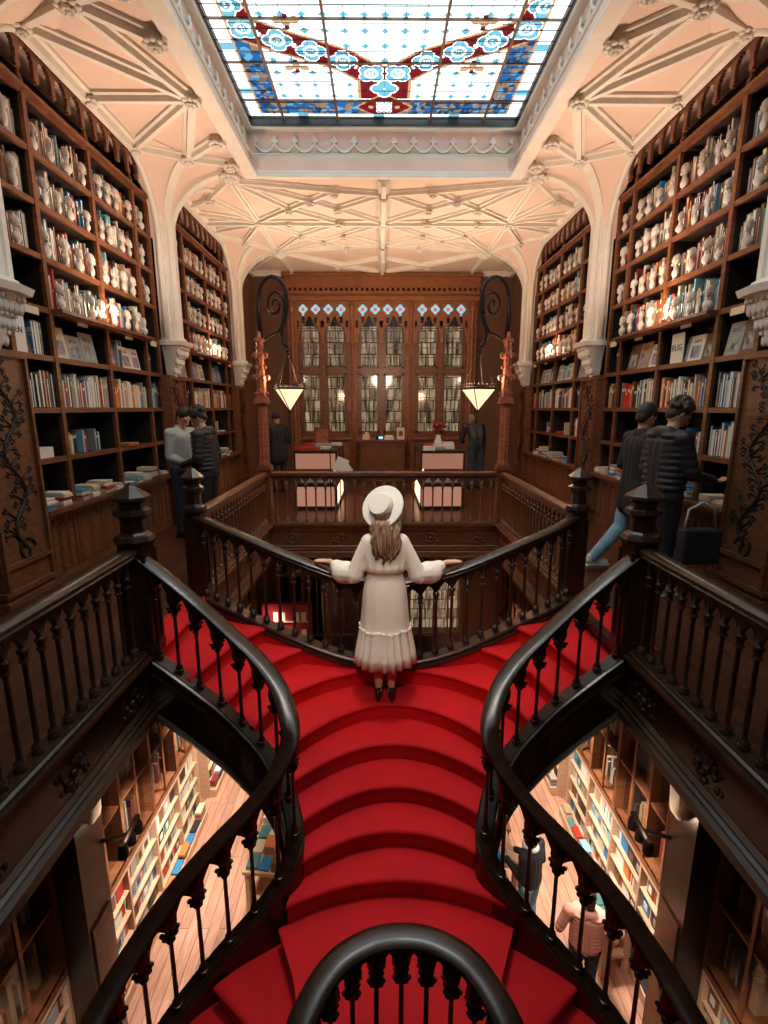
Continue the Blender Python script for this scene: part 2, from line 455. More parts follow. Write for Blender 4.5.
# ceiling ribs, bosses and the fans over the columns
RIB = [(-.05, .03), (-.05, -.02), (-.025, -.025), (-.02, -.065), (.02, -.065), (.025, -.025), (.05, -.02), (.05, .03)]
RIBS = MB(); 
def rib(pts, k=1.0): RIBS.sweep(pts, [(a*k*1.3, b*k*1.3) for a, b in RIB], vertical=False)
def rosette(x, y, z, r, R):
    b = MB(); n = 9
    for i in range(n):
        a = 2*PI*i/n
        b.ball((x+r*.70*math.cos(a), y+r*.70*math.sin(a), z), r*.30, 6, 4, (1, 1, .6)); b.ball((x+r*.40*math.cos(a+.3), y+r*.40*math.sin(a+.3), z-.025), r*.20, 6, 4)
    b.ball((x, y, z-.035), r*.22, 8, 5, (1, 1, .8)); b.lathe(x, y, [(r*.45, z-.01), (r*.6, z+.03), (r*.5, z+.12)], 10)
    return b
BOSS = []
def boss(x, y, z=CZ-.09, r=.085): BOSS.append((x, y, z, r*1.3))
Z = CZ-.005
COLY = [.6, 4.1, 7.6, 11.1]
for s in (-1, 1):
    X = lambda v: s*v
    for c0 in COLY[:-1]:
        ym = c0+1.75
        E = (X(1.98), ym, Z); A = (X(2.47), c0+3.0, Z); A2 = (X(2.47), c0+.5, Z)
        G, C, D = (X(3.0), c0+.75, Z), (X(3.0), ym, Z), (X(3.0), c0+2.72, Z)
        F, WA, WB, WB2 = (X(1.98), c0+.92, Z), (X(1.98), c0+2.58, Z), (X(1.98), c0+3.15, Z), (X(1.98), c0+.35, Z)
        if c0 > 7: break
        for a, b in ((E, C), (E, D), (E, G), (E, A), (E, A2), (A, WA), (A2, F), (A, D), (A2, G), (A, WB), (A2, WB2)): rib([a, b])
        for q in (E, A, A2, WA, F, WB, WB2): boss(*q[:2])
        for q in (C, D, G): boss(q[0], q[1], r=.07)
        rib([(X(3.03), c0+.2, Z), (X(3.03), c0+3.3, Z)], 1.2)
    # back bay next to the wall
    rib([(X(3.03), 7.8, Z), (X(3.03), 12.7, Z)], 1.2)
    K, K2 = (X(2.15), 7.75, Z), (X(2.15), 11.0, Z)
    for k, sg, ye in ((K, 1, 7.75), (K2, -1, 11.0)):
        Yq = lambda d: ye+sg*d
        n1, n2, n3, n4 = (0, Yq(.45), Z), (X(1.12), Yq(.68), Z), (X(1.5), Yq(1.0), Z), (X(2.13), Yq(1.58), Z)
        n5, n6 = (X(.72), Yq(.33), Z), (X(.72), Yq(1.0), Z); mid = (0, 9.37, Z); n7 = (X(2.62), Yq(.62), Z)
        for a, b in ((k, n5), (n5, n1), (k, n2), (n2, n6), (n6, mid), (k, n3), (n3, (X(.75), 9.37, Z)), (k, n4), (n1, n6), (n5, n2), (n2, n3), (n3, n4), (n6, n1), (k, n7), (n7, n4), (n7, (X(3.0), Yq(.9), Z)), (n4, (X(3.0), Yq(1.2), Z))): rib([a, b], .8)
        for q in (n1, n2, n3, n4, n5, n6, n7): boss(q[0], q[1], r=.065)
    rib([(0, 9.37, Z), (X(3.0), 9.37, Z)]); boss(X(.75), 9.37); boss(X(1.6), 9.37, r=.06)
    for a, b in ((K2, (X(2.09), 12.5, Z)), (K2, (0, 12.55, Z)), (K2, (X(1.0), 12.0, Z)), ((X(1.0), 12.0, Z), (0, 11.4, Z)), ((X(1.0), 12.0, Z), (0, 12.55, Z)), (K2, (X(3.0), 12.3, Z))): rib([a, b], .8)
    boss(X(2.09), 12.5, r=.06); boss(X(1.0), 12.0, r=.06)
rib([(0, 7.75, Z), (0, 12.68, Z)], 1.3); rib([(-3.05, 12.62, Z), (3.05, 12.62, Z)], 1.2)
boss(0, 9.37); boss(0, 11.4, r=.065); boss(0, 12.5, r=.065)
struct('trim_4', RIBS, 'plaster_white')
for i, (x, y, z, r) in enumerate(BOSS):
    if y < 3.5: continue
    b = rosette(x, y, z, r, 0); struct('trim_5', b, 'plaster_white', smooth=True)

# ------------------------------------------------------------------ columns
def fan_curve(y0, tx, ty, s, n=9, zb=3.85):
    bx, by = XC+.06, y0
    out = []
    for i in range(n):
        t = PI/2*i/(n-1)
        k = 1-math.cos(t)
        out.append((s*(bx+(tx-bx)*k), by+(ty-by)*k, zb+(CZ-.01-zb)*math.sin(t)))
    return out
def capital(b, x0, y, z0, z1, s):
    """bell of the column capital: flares upward with two rows of leaves"""
    def ring(w, d, z): return [(s*(x0+.20), y-w, z), (s*(x0-d), y-w, z), (s*(x0-d-.04), y, z), (s*(x0-d), y+w, z), (s*(x0+.20), y+w, z)]
    H = z1-z0
    rows = [ring(.05, -.12, z0), ring(.09, -.06, z0+H*.25), ring(.10, -.04, z0+H*.45), ring(.17, .05, z0+H*.78), ring(.21, .10, z0+H*.8), ring(.22, .12, z0+H*.9), ring(.18, .05, z0+H*.93), ring(.17, .03, z1)]
    b.grid(rows); b.cap(rows[0], True); b.cap(rows[-1])
    for zz, w, d, r, n in ((.18, .075, -.07, .035, 4), (.42, .105, -.02, .042, 5), (.64, .145, .03, .045, 6)):
        for i in range(n):
            t = -1+2*i/(n-1)
            b.ball((s*(x0-d*1.0), y+t*w, z0+H*zz), r, 6, 5, (.8, .7, 1.5))
            b.ball((s*(x0-d-.03), y+t*w, z0+H*(zz+.10)), r*.6, 6, 4)
def column(y, s, label):
    t = empty('column', (s*XC, y, 2.65), label, 'column', 'white plaster wall columns with leaf capitals')
    off = Matrix.Translation((-s*XC, -y, -2.65))
    def part(mb, nm, mat, **k):
        me = mb.mesh(nm, mat, **k); me.transform(off); return link(nm, me, t)
    b = MB(); w = .17
    pts = [(-w-.03, .18), (-w-.03, .05), (-w, .04), (-w, .0), (-w+.05, 0), (-w+.06, .025), (-.06, .03), (-.05, -.01), (-.03, -.035), (.03, -.035), (.05, -.01), (.06, .03), (w-.06, .025), (w-.05, 0), (w, 0), (w, .04), (w+.03, .05), (w+.03, .18)]
    rows = [[(s*(XC+q), y+p, z) for p, q in pts] for z in (2.6, 3.9, 4.82)]
    b.grid(rows, cv=True); part(b, 'shaft', 'plaster_white', smooth='auto')
    b = MB(); capital(b, XC, y, 2.13, 2.68, s); part(b, 'capital', 'plaster_white', smooth='auto')
    # fan vault skin and ribs
    tg = [(3.02, y-1.05), (2.75, y-.85), (2.47, y-.5), (2.25, y-.25), (2.08, y), (2.25, y+.25), (2.47, y+.5), (2.75, y+.85), (3.02, y+1.05)]
    curves = [fan_curve(y+.15*(j-4)/4, tx, ty, s) for j, (tx, ty) in enumerate(tg)]
    b = MB(); b.grid(curves); part(b, 'fan_vault', 'plaster_pink', smooth=True)
    b = MB()
    for j in (2, 4, 6):
        b.sweep([tuple(p) for p in curves[j]], [(a*1.1, c*1.0) for a, c in RIB], vertical=False, up=(-s*.3, (j-4)*.15, -1))
    part(b, 'vault_rib', 'plaster_white')
    b = MB()
    for sg in (-1, 1):      # wall arch framing the bookcase, with its spandrel
        arch = []
        for i in range(11):
            a = PI/2*i/10
            arch.append((s*(XC+.10), y+sg*(.21+.85*(1-math.cos(a))), 3.95+.87*math.sin(a)))
        path = [(s*(XC+.10), y+sg*.21, 2.68)]+arch
        b.tube(path, .04, 8)
        b.tube([(p[0]-s*.03, p[1]-sg*.05, p[2]+(.02 if i else 0)) for i, p in enumerate(path)], .022, 6)
    part(b, 'wall_arch', 'plaster_white', smooth=True)
    b = MB()
    for sg in (-1, 1):
        top, low = [], []
        for i in range(11):
            a = PI/2*i/10
            yy = y+sg*(.21+.85*(1-math.cos(a)))
            low.append((s*(XC+.10), yy, 3.95+.87*math.sin(a))); top.append((s*(XC+.10), yy, CZ+.01))
        b.grid([low, top]); b.grid([[(p[0]+s*.1, p[1], p[2]) for p in low], low])
    part(b, 'spandrel', 'plaster_pink', smooth=False)
    b = MB(); mesh = rosette(s*2.10, y, CZ-.07, .15, 0); part(mesh, 'boss', 'plaster_white', smooth=True)
    return t
for s, side in ((-1, 'left'), (1, 'right')):
    column(4.1, s, 'white plaster column with leaf capital, nearest on the %s wall' % side)
    column(7.6, s, 'white plaster column with leaf capital between the two %s bookcases' % side)
    column(11.1, s, 'white plaster column with leaf capital at the far end of the %s wall' % side)

# carved wooden pilasters under the columns
def pilaster(y, s, label):
    t = empty('pilaster', (s*XC, y, 0), label, 'pilaster', 'carved wooden pilasters')
    b = MB(); x = s*(XC+.10)
    b.box(0+s*.10, s*.65, -.30, .30, 0, 2.16); b.box(s*.06, s*.2, -.33, .33, 0, .16); b.box(s*.07, s*.2, -.32, .32, .2, .24)
    b.build('post', 'panel_wood', t)
    b = MB()
    for yy in (-.29, .26): b.box(s*.07, s*.11, yy, yy+.03, .24, 2.14)
    b.box(s*.07, s*.11, -.26, .26, 2.1, 2.14); b.box(s*.07, s*.11, -.26, .26, .42, .46)
    b.build('frame', 'case_wood', t)
    b = MB(); r = random.Random(int(y*10)+int(s))
    sp = []
    for i in range(25):
        z = .55+1.5*i/24; sp.append((s*.095, .09*math.sin(i*.62)*s, z))
    b.tube(sp, [.016-.0004*i for i in range(25)], 6)
    for i in range(2, 24):
        p = sp[i]; sd = 1 if i % 2 else -1
        for k in range(2):
            L = .09+.05*r.random(); q = [(p[0], p[1]+sd*L*u*.9, p[2]+L*(.9*u-.5*u*u*(k+.5)) - (.02 if k else 0)) for u in (0, .3, .6, .85, 1)]
            q = [(a, max(-.235, min(.235, c)), d) for a, c, d in q]
            b.tube(q, [.008, .008, .007, .006, .005], 5)
            e = q[-1]
            for dx, dz in ((0, .02), (sd*.02, 0), (-sd*.014, .012), (0, -.018)):
                b.ball((e[0], max(-.235, min(.235, e[1]+dx)), e[2]+dz), .013, 6, 4, (.4, 1, 1))
        b.ball((p[0], p[1]-sd*.02, p[2]), .014, 6, 4, (.4, 1, 1.2))
    a = [(s*.095, .11*math.cos(u)*(1-u/9), .42+.12+.09*math.sin(u)) for u in [k*.5 for k in range(14)]]
    b.tube(a, .012, 5)
    b.build('vine_carving', 'ebony', t, smooth=True)
for s, side in ((-1, 'left'), (1, 'right')):
    pilaster(4.1, s, 'wooden pilaster with black vine carving under the nearest %s column' % side)
    pilaster(7.6, s, 'wooden pilaster with vine carving between the two %s bookcases' % side)
    pilaster(11.1, s, 'wooden pilaster at the far end of the %s bookcases' % side)

# ------------------------------------------------------------------ bookcases
SH = [.785, 1.24, 1.70, 2.17, 2.60, 3.06, 3.515, 3.945, 4.39]
BAYS = [.33, .90, 1.98, 3.05, 3.17+.0]          # offsets from the first upright (bay limits)
def uprights(c0): return [c0+.40, c0+.90, c0+1.96, c0+3.05-.0, c0+3.20] if False else [c0+.33, c0+.90, c0+1.95, c0+3.02-.0, c0+3.22]
def up_y(c0): return [c0+.31, c0+.86, c0+1.84, c0+2.80, c0+3.19]
def bookcase(c0, s, label, group, full=True):
    U = up_y(c0)
    t = empty('bookcase', (s*XW, c0+1.75, 0), label, 'bookcase', group)
    off = Matrix.Translation((-s*XW, -(c0+1.75), 0))
    def part(mb, nm, mat, **k):
        be = k.pop('bevel', 0); me = mb.mesh(nm, mat, **k); me.transform(off); return link(nm, me, t, be)
    xf, xb = s*XW, s*(XW+.34)
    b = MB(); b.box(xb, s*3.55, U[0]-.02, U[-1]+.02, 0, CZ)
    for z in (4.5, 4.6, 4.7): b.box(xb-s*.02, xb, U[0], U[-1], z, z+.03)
    part(b, 'back_panel', 'case_dark')  # recess shade painted in as dark wood
    for i, y in enumerate(U):
        b = MB(); w = .022
        b.mi = 1; b.box(xf+s*.01, xb, y-w, y+w, 0, 4.5); b.mi = 0; b.box(xf-s*.01, xf+s*.01, y-w, y+w, 0, 4.5); b.box(xf-s*.03, xf, y-w*1.2, y+w*1.2, .8, 4.42)  # inner faces darkened to stand for shade, front strip keeps the wood colour
        b.lathe(xf, y, [(.03, 4.42), (.035, 4.47), (.015, 4.52), (.028, 4.56), (.012, 4.6), (.002, 4.66)], 8)
        part(b, 'upright', ['case_wood', 'case_dark'])
    for j, z in enumerate(SH):
        b = MB()
        b.mi = 1; b.box(xf+s*.01, xb, U[0], U[-1], z-.035, z); b.mi = 0; b.box(xf-s*.025, xf+s*.01, U[0], U[-1], z-.045, z+.004)  # board behind the front edge carries painted shade
        if z == 2.60: b.box(xf-s*.14, xf, U[1], U[3], z-.03, z+.002); b.box(xf-s*.10, xf, U[1], U[3], z-.05, z-.03)
        if z == .785: b.box(xf-s*.13, xf, U[0], U[-1], z-.04, z); b.box(xf-s*.09, xf, U[0], U[-1], z-.07, z-.04)
        if z == 4.39: b.box(xf-s*.06, xf, U[0], U[-1], z-.01, z+.02)
        part(b, 'shelf', ['case_wood', 'case_dark'])
    for i in range(4):
        ya, yb = U[i], U[i+1]
        b = MB(); m = (ya+yb)/2; b.box(xf-s*.030, xf-s*.036, m-.09, m+.09, 2.55-.035, 2.55+.03) if True else None
        part(b, 'label_card', 'card')
        # cabinet doors below the ledge with lancet panels
        n = 2 if yb-ya > .45 else 1
        for k in range(n):
            a0, a1 = ya+.03+(yb-ya-.06)*k/n, ya+.03+(yb-ya-.06)*(k+1)/n
            b = MB(); b.box(xf-s*.01, xf+s*.02, a0+.006, a1-.006, .12, .71)
            d = part(b, 'door', 'panel_wood')
            q = MB(); 
            for h in range(2):
                c = a0+(a1-a0)*(.27+.46*h); w = (a1-a0)*.18
                arch = [(c-w, .17), (c-w, .50)] + [(c-w*math.cos(u), .50+.14*math.sin(u)**.8) for u in (.4, .8, 1.2)] + [(c, .66)] + [(c+w*math.cos(u), .50+.14*math.sin(u)**.8) for u in (1.2, .8, .4)] + [(c+w, .50), (c+w, .17), (c-w, .17)]
                q.tube([(xf-s*.012, yy, zz) for yy, zz in arch], .007, 4, cap=False)
            me = q.mesh('lancet_moulding', 'case_wood'); me.transform(off); o = link('lancet_moulding', me, d)
    b = MB(); b.box(xf-s*.03, xf+s*.05, U[0], U[-1], 0, .1); b.box(xf-s*.015, xf+s*.02, U[0], U[-1], .1, .12)
    part(b, 'plinth', 'case_wood')
    # hanging arcade under the ceiling
    def inside(a, z):
        x = abs(((a-U[0])/.235) % 1 - .5)*2          # 0 centre of arch, 1 at the pendant
        low = 4.70 if x < .80 else 4.56
        if x < .8: low = 4.60+.12*math.sqrt(max(0, 1-(x/.8)**2))
        sw = z > low or (x > .86 and z > 4.50) or (x > .74 and 4.505 < z < 4.55)
        edge = min(a-(c0+.21), c0+3.29-a)
        lim = 3.95+.87*math.sqrt(max(0, 1-max(0, 1-edge/.85)**2)) if edge > 0 else 0
        return sw and z < max(lim, 0)+.02
    b = MB(); b.pixels(inside, c0+.25, c0+3.25, 4.45, 4.83, .015, .035, lambda a, z, d: (s*(XW-.07+d), a, z))
    part(b, 'arcade', 'case_wood')
    return t
CASES = [(4.1, -1, 'near left'), (4.1, 1, 'near right'), (7.6, -1, 'far left'), (7.6, 1, 'far right')]
for c0, s, nm in CASES:
    d, side = nm.split()
    bookcase(c0, s, 'tall brown wooden bookcase full of books, %s one on the %s wall' % ('nearer' if d == 'near' else 'farther', side), 'upper floor bookcases')
# nearest stretch of the side walls, in front of the first columns
for s, side in ((-1, 'left'), (1, 'right')):
    t = empty('bookcase', (s*XW, 2.3, 0), 'wooden panelled bookcase end at the %s edge of the picture, before the nearest column' % side, 'bookcase')
    b = MB(); b.box(s*0, s*.4, -3.0, 1.47, 0, .72); b.box(s*-.13, s*.4, -3.0, 1.47, .745, .785); b.box(-s*.03, 0, -3.0, 1.47, 0, .12)
    b.build('cabinet', 'panel_wood', t)
    b = MB()
    for k in range(9):
        y0 = -2.9+k*.485
        for h in (0, 1):
            c = y0+.12+.23*h; w = .09
            arch = [(c-w, .17), (c-w, .50), (c-w*.7, .60), (c, .67), (c+w*.7, .60), (c+w, .50), (c+w, .17), (c-w, .17)]
            b.tube([(-s*.004, yy, zz) for yy, zz in arch], .008, 4, cap=False)
    b.build('lancet_moulding', 'case_wood', t)
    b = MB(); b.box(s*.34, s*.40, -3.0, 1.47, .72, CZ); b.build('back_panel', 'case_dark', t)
    b = MB()
    for z in SH: b.box(-s*.02, s*.34, -3.0, 1.47, z-.035, z)
    for y in (-2.9, -1.85, -.8, .25, 1.2, 1.45): b.box(-s*.02, s*.34, y-.022, y+.022, .7, 4.42)
    b.build('shelf_frame', 'case_wood', t)
# ------------------------------------------------------------------ balustrades
HAND = [(-.045, -.035), (-.035, -.045), (.035, -.045), (.045, -.035), (.040, -.022), (.050, -.012), (.050, .010), (.038, .026), (.018, .034), (-.018, .034), (-.038, .026), (-.050, .010), (-.050, -.012), (-.040, -.022)]
HAND = [(a*1.15, b*.80) for a, b in HAND]
FOOT = [(-.06, -.03), (.06, -.03), (.06, .012), (.045, .02), (.045, .03), (-.045, .03), (-.045, .02), (-.06, .012)]
_bal = {}
def baluster_mesh(mat, leafy):
    k = (mat, leafy)
    if k in _bal: return _bal[k]
    b = MB()                                            # unit height 0..1 for the shaft, foot and capital included
    if leafy:
        b.lathe(0, 0, [(.030, 0), (.030, .045), (.022, .05), (.026, .075), (.014, .10), (.0125, .3), (.012, .66), (.016, .68), (.024, .695), (.015, .71), (.017, .76)], 8)
        for i in range(4):
            a = PI/4+PI/2*i; c, q = math.cos(a)*1.25, math.sin(a)*1.25
            b.ball((.022*c, .022*q, .75), .020, 6, 4, (1, 1, 1.5)); b.ball((.034*c, .034*q, .79), .016, 6, 4)
        b.lathe(0, 0, [(.018, .75), (.026, .80), (.040, .85), (.046, .90), (.034, 1.0)], 8)
        b.box(-.016, .016, -.03, .03, .84, 1.0)
    else:
        b.lathe(0, 0, [(.030, 0), (.030, .04), (.022, .05), (.030, .062), (.018, .085), (.013, .10), (.0125, .4), (.012, .72), (.017, .735), (.026, .75), (.017, .77), (.020, .80), (.028, .825), (.024, .84), (.016, .85), (.015, 1.0)], 8)
    _bal[k] = b.mesh('baluster', mat, smooth='auto'); return _bal[k]
def balustrade(name, label, path, step=.125, mat='rail_wood', group=None, leafy=False, smooth=True, foot=FOOT, skip=(), stringer=None, cat='balustrade', k=8):
    """path: list of (x, y, z of the foot rail top, z of the handrail middle)"""
    P = catmull(path, k) if smooth else [Vector(p) for p in path]
    c = P[len(P)//2]
    t = empty(name, (P[0].x, P[0].y, P[0].z), label, cat, group)
    off = Matrix.Translation((-P[0].x, -P[0].y, -P[0].z))
    def part(mb, nm, m, **k2):
        me = mb.mesh(nm, m, **k2); me.transform(off); return link(nm, me, t)
    part(MB().sweep([(p.x, p.y, p.w) for p in P], HAND), 'handrail', mat, smooth='auto')
    part(MB().sweep([(p.x, p.y, p.z-.01) for p in P], foot), 'foot_rail', mat, smooth='auto')
    flat = [Vector((p.x, p.y, 0)) for p in P]
    L = [0]
    for a, b in zip(flat, flat[1:]): L.append(L[-1]+(b-a).length)
    def at(s):
        s = max(0, min(L[-1], s)); j = 0
        while j < len(L)-2 and L[j+1] < s: j += 1
        return P[j].lerp(P[j+1], (s-L[j])/max(1e-9, L[j+1]-L[j]))
    n = max(1, int(round(L[-1]/step))); st = L[-1]/n
    me = baluster_mesh(mat, leafy)
    for i in range(n):
        p = at((i+.5)*st); h = p.w-.05-p.z-.02
        o = link('baluster', me, t); o.location = (p.x-P[0].x, p.y-P[0].y, p.z+.018-P[0].z); o.scale = (1, 1, h)
    # pointed arches between the balusters
    b = MB(); m = 8
    rows = []
    for i in range(n*m+1):
        s0 = i*L[-1]/(n*m); p = at(s0); q0, q1 = at(s0-.02), at(s0+.02)
        tx, ty = q1.x-q0.x, q1.y-q0.y; l = math.hypot(tx, ty) or 1; nx, ny = ty/l, -tx/l
        u = abs((i/m-.5) % 1); u = min(u, 1-u)*2       # 0 at a baluster, 1 mid gap
        H = p.w-p.z; low = p.w-.05-(.02+(.24 if leafy else .15)*H*(1-u**.6))
        top = p.w-.03; d = .013
        rows.append([(p.x+nx*d, p.y+ny*d, low), (p.x+nx*d, p.y+ny*d, top), (p.x-nx*d, p.y-ny*d, top), (p.x-nx*d, p.y-ny*d, low)])
    b.grid(rows, cv=True); b.cap(rows[0], True); b.cap(rows[-1])
    part(b, 'arcade', mat)
    if stringer:
        prof, mt = stringer
        part(MB().sweep([(p.x, p.y, p.z) for p in P], prof), 'stringer', mt, smooth='auto')
    return t
RW, RR = 'rail_wood', 'rail_wood_red'
for s, side in ((-1, 'left'), (1, 'right')):
    X = s*XR
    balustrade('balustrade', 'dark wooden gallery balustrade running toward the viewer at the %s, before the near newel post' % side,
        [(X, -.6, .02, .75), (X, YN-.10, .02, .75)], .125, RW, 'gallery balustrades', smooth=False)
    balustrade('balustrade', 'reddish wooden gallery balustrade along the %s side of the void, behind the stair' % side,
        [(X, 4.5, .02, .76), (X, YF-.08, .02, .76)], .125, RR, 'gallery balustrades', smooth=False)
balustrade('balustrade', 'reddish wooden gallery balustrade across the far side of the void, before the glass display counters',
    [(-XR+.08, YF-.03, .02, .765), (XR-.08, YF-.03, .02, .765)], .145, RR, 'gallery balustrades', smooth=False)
# centre rail of the stair, behind the woman
base = [(-1.72, 4.42, .0, .74), (-1.44, 4.24, -.05, .67), (-1.08, 4.10, -.15, .56), (-.78, 4.02, -.25, .46), (-.5, 3.97, -.34, .37), (-.23, 3.94, -.40, .31), (0, 3.93, -.42, .29)]
CEN = [(x+(AX if x > -1.5 else 0), y, a, b) for x, y, a, b in base] + [(-x+(AX if x > -1.5 else 0), y, a, b) for x, y, a, b in base[:-1][::-1]]
balustrade('balustrade', 'curved dark stair balustrade the woman rests her hands on', CEN, .135, RW, 'stair balustrades', leafy=False,
    foot=[(-.05, -.06), (.07, -.06), (.07, -.035), (.055, -.03), (.055, .0), (.07, .005), (.06, .02), (-.05, .02)])
# outer rails of the stair
OUT = [(-1.70, 3.30, -.02, .70), (-1.50, 3.24, -.13, .57), (-1.31, 3.19, -.25, .43), (-1.15, 3.15, -.36, .30), (-1.00, 3.10, -.48, .18), (-.85, 3.03, -.60, .07), (-.73, 2.93, -.72, -.03),
       (-.645, 2.80, -.84, -.12), (-.60, 2.67, -.97, -.22), (-.65, 2.58, -1.10, -.35), (-.74, 2.515, -1.22, -.47), (-.86, 2.445, -1.34, -.59), (-1.0, 2.36, -1.45, -.70), (-1.14, 2.26, -1.57, -.82), (-1.27, 2.12, -1.68, -.95), (-1.38, 1.93, -1.80, -1.08), (-1.46, 1.65, -1.95, -1.22), (-1.50, 1.3, -2.1, -1.38), (-1.52, .9, -2.3, -1.6), (-1.52, .3, -2.6, -1.9)]
def outpath(s): return [(s*x, y, a, b) for i, (x, y, a, b) in enumerate(OUT)]
STR = [(.02, -.46), (.05, -.46), (.065, -.42), (.045, -.40), (.045, -.13), (.065, -.10), (.055, -.05), (.055, -.02), (-.05, -.02), (-.05, -.46)]
for s, side in ((-1, 'left'), (1, 'right')):
    prof = [(a*(-1 if s < 0 else 1), z) for a, z in STR]
    prof = [(-a, z) for a, z in prof]
    balustrade('balustrade', 'swirling dark balustrade on the outer %s edge of the red stair' % side, outpath(s), .155, RW, 'stair balustrades', leafy=True, stringer=([(s*a, z) for a, z in STR], RW))
# inner rail between the two lower flights: a round arch toward the landing
INN = [(-.46, -.2, -2.35, -1.66), (-.47, .4, -2.1, -1.4), (-.465, .9, -1.82, -1.12), (-.45, 1.25, -1.62, -.90), (-.41, 1.50, -1.46, -.74), (-.30, 1.70, -1.39, -.67), (-.15, 1.80, -1.37, -.65), (0, 1.83, -1.37, -.65)]
INN = [(x*1.06+.035, y, a, b) for x, y, a, b in INN] + [(-x*1.06+.035, y, a, b) for x, y, a, b in INN[:-1][::-1]]
balustrade('balustrade', 'round-headed dark balustrade at the bottom centre, at the edge of the landing', INN, .118, RW, 'stair balustrades', leafy=True,
    stringer=([(-.05, -.3), (.05, -.3), (.05, 0), (-.05, 0)], RW))

# gallery fascias with mouldings and carved rosettes
def fascia(pts, label, mat, n):
    """pts: from, to; outward side is to the right of the direction"""
    P = [Vector(p) for p in pts]; d = (P[1]-P[0]); L = d.length; d.normalize(); nrm = d.cross(Vector((0, 0, 1)))
    b = MB()
    pr = [(-.04, 0), (.085, 0), (.09, -.02), (.07, -.04), (.05, -.06), (.05, -.10), (.03, -.115), (.03, -.33), (.055, -.35), (.04, -.37), (.065, -.385), (.045, -.405), (.08, -.43), (.085, -.48), (.05, -.52), (-.04, -.52)]
    b.sweep([tuple(p) for p in P], pr)
    o = struct('trim_6', b, mat, smooth='auto')
    b = MB(); k = int(L/.62)
    for i in range(k):
        c = P[0]+d*(L*(i+.5)/k)+nrm*.035
        for (a, z, r) in ((0, -.22, .05), (-.07, -.22, .035), (.07, -.22, .035), (0, -.15, .035), (0, -.29, .035), (-.11, -.26, .022), (.11, -.18, .022), (.10, -.27, .02), (-.10, -.17, .02)):
            q = c+d*a; b.ball((q.x, q.y, z), r*.7, 6, 4, (.6 if abs(nrm.x) > .5 else 1, .6 if abs(nrm.y) > .5 else 1, .8))
        for sgn in (-1, 1):
            for j in range(4):
                q = c+d*sgn*(.03+.035*j); zz = -.22+.07*math.sin(j*1.5+1)*sgn
                b.ball((q.x, q.y, zz), .026-.004*j, 6, 4, (.5 if abs(nrm.x) > .5 else 1, .5 if abs(nrm.y) > .5 else 1, 1.3))
                b.ball((q.x, q.y, -.41-.01*(j % 2)), .022-.003*j, 6, 4)
    struct('trim_7', b, mat, smooth=True)
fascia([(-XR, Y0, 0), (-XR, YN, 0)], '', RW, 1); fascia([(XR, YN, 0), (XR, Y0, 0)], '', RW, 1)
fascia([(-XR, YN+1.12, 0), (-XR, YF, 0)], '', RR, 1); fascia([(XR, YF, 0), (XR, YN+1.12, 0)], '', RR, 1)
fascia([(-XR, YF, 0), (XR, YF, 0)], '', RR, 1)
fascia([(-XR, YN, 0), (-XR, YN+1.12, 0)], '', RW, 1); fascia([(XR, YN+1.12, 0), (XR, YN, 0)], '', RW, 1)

# newel posts
def newel(x, y, label, h=.80, k=1.0, mat=RW):
    t = empty('newel_post', (x, y, 0), label, 'newel post', 'newel posts of the balustrades')
    b = MB(); w = .085*k
    b.box(-w, w, -w, w, -.02, h); b.box(-w-.015, w+.015, -w-.015, w+.015, -.02, .07); b.box(-w-.01, w+.01, -w-.01, w+.01, .07, .085)
    for sx in (-1, 1):
        for sy in (-1, 1): b.box(sx*w-.012, sx*w+.012, sy*w-.012, sy*w+.012, .09, h-.06)
    b.build('post', mat, t)
    b = MB()
    f = lambda L: [(r*k, z) for r, z in L]
    b.lathe(0, 0, f([(.12, h-.01), (.135, h+.02), (.12, h+.05), (.10, h+.06), (.085, h+.075), (.082, h+.16), (.095, h+.175), (.125, h+.20), (.118, h+.225), (.088, h+.245), (.082, h+.27), (.10, h+.285), (.132, h+.30), (.128, h+.32), (.02, h+.395), (.012, h+.41), (.001, h+.415)]), 8, a0=PI/8)
    b.build('finial', mat, t)
for s, side in ((-1, 'left'), (1, 'right')):
    newel(s*XR, YN-.0, 'dark newel post with pointed octagonal finial, near %s corner of the stair opening' % side)
    newel(s*XR, YN+1.12, 'dark newel post with pointed finial, farther one on the %s of the stair opening' % side, .78, .8)

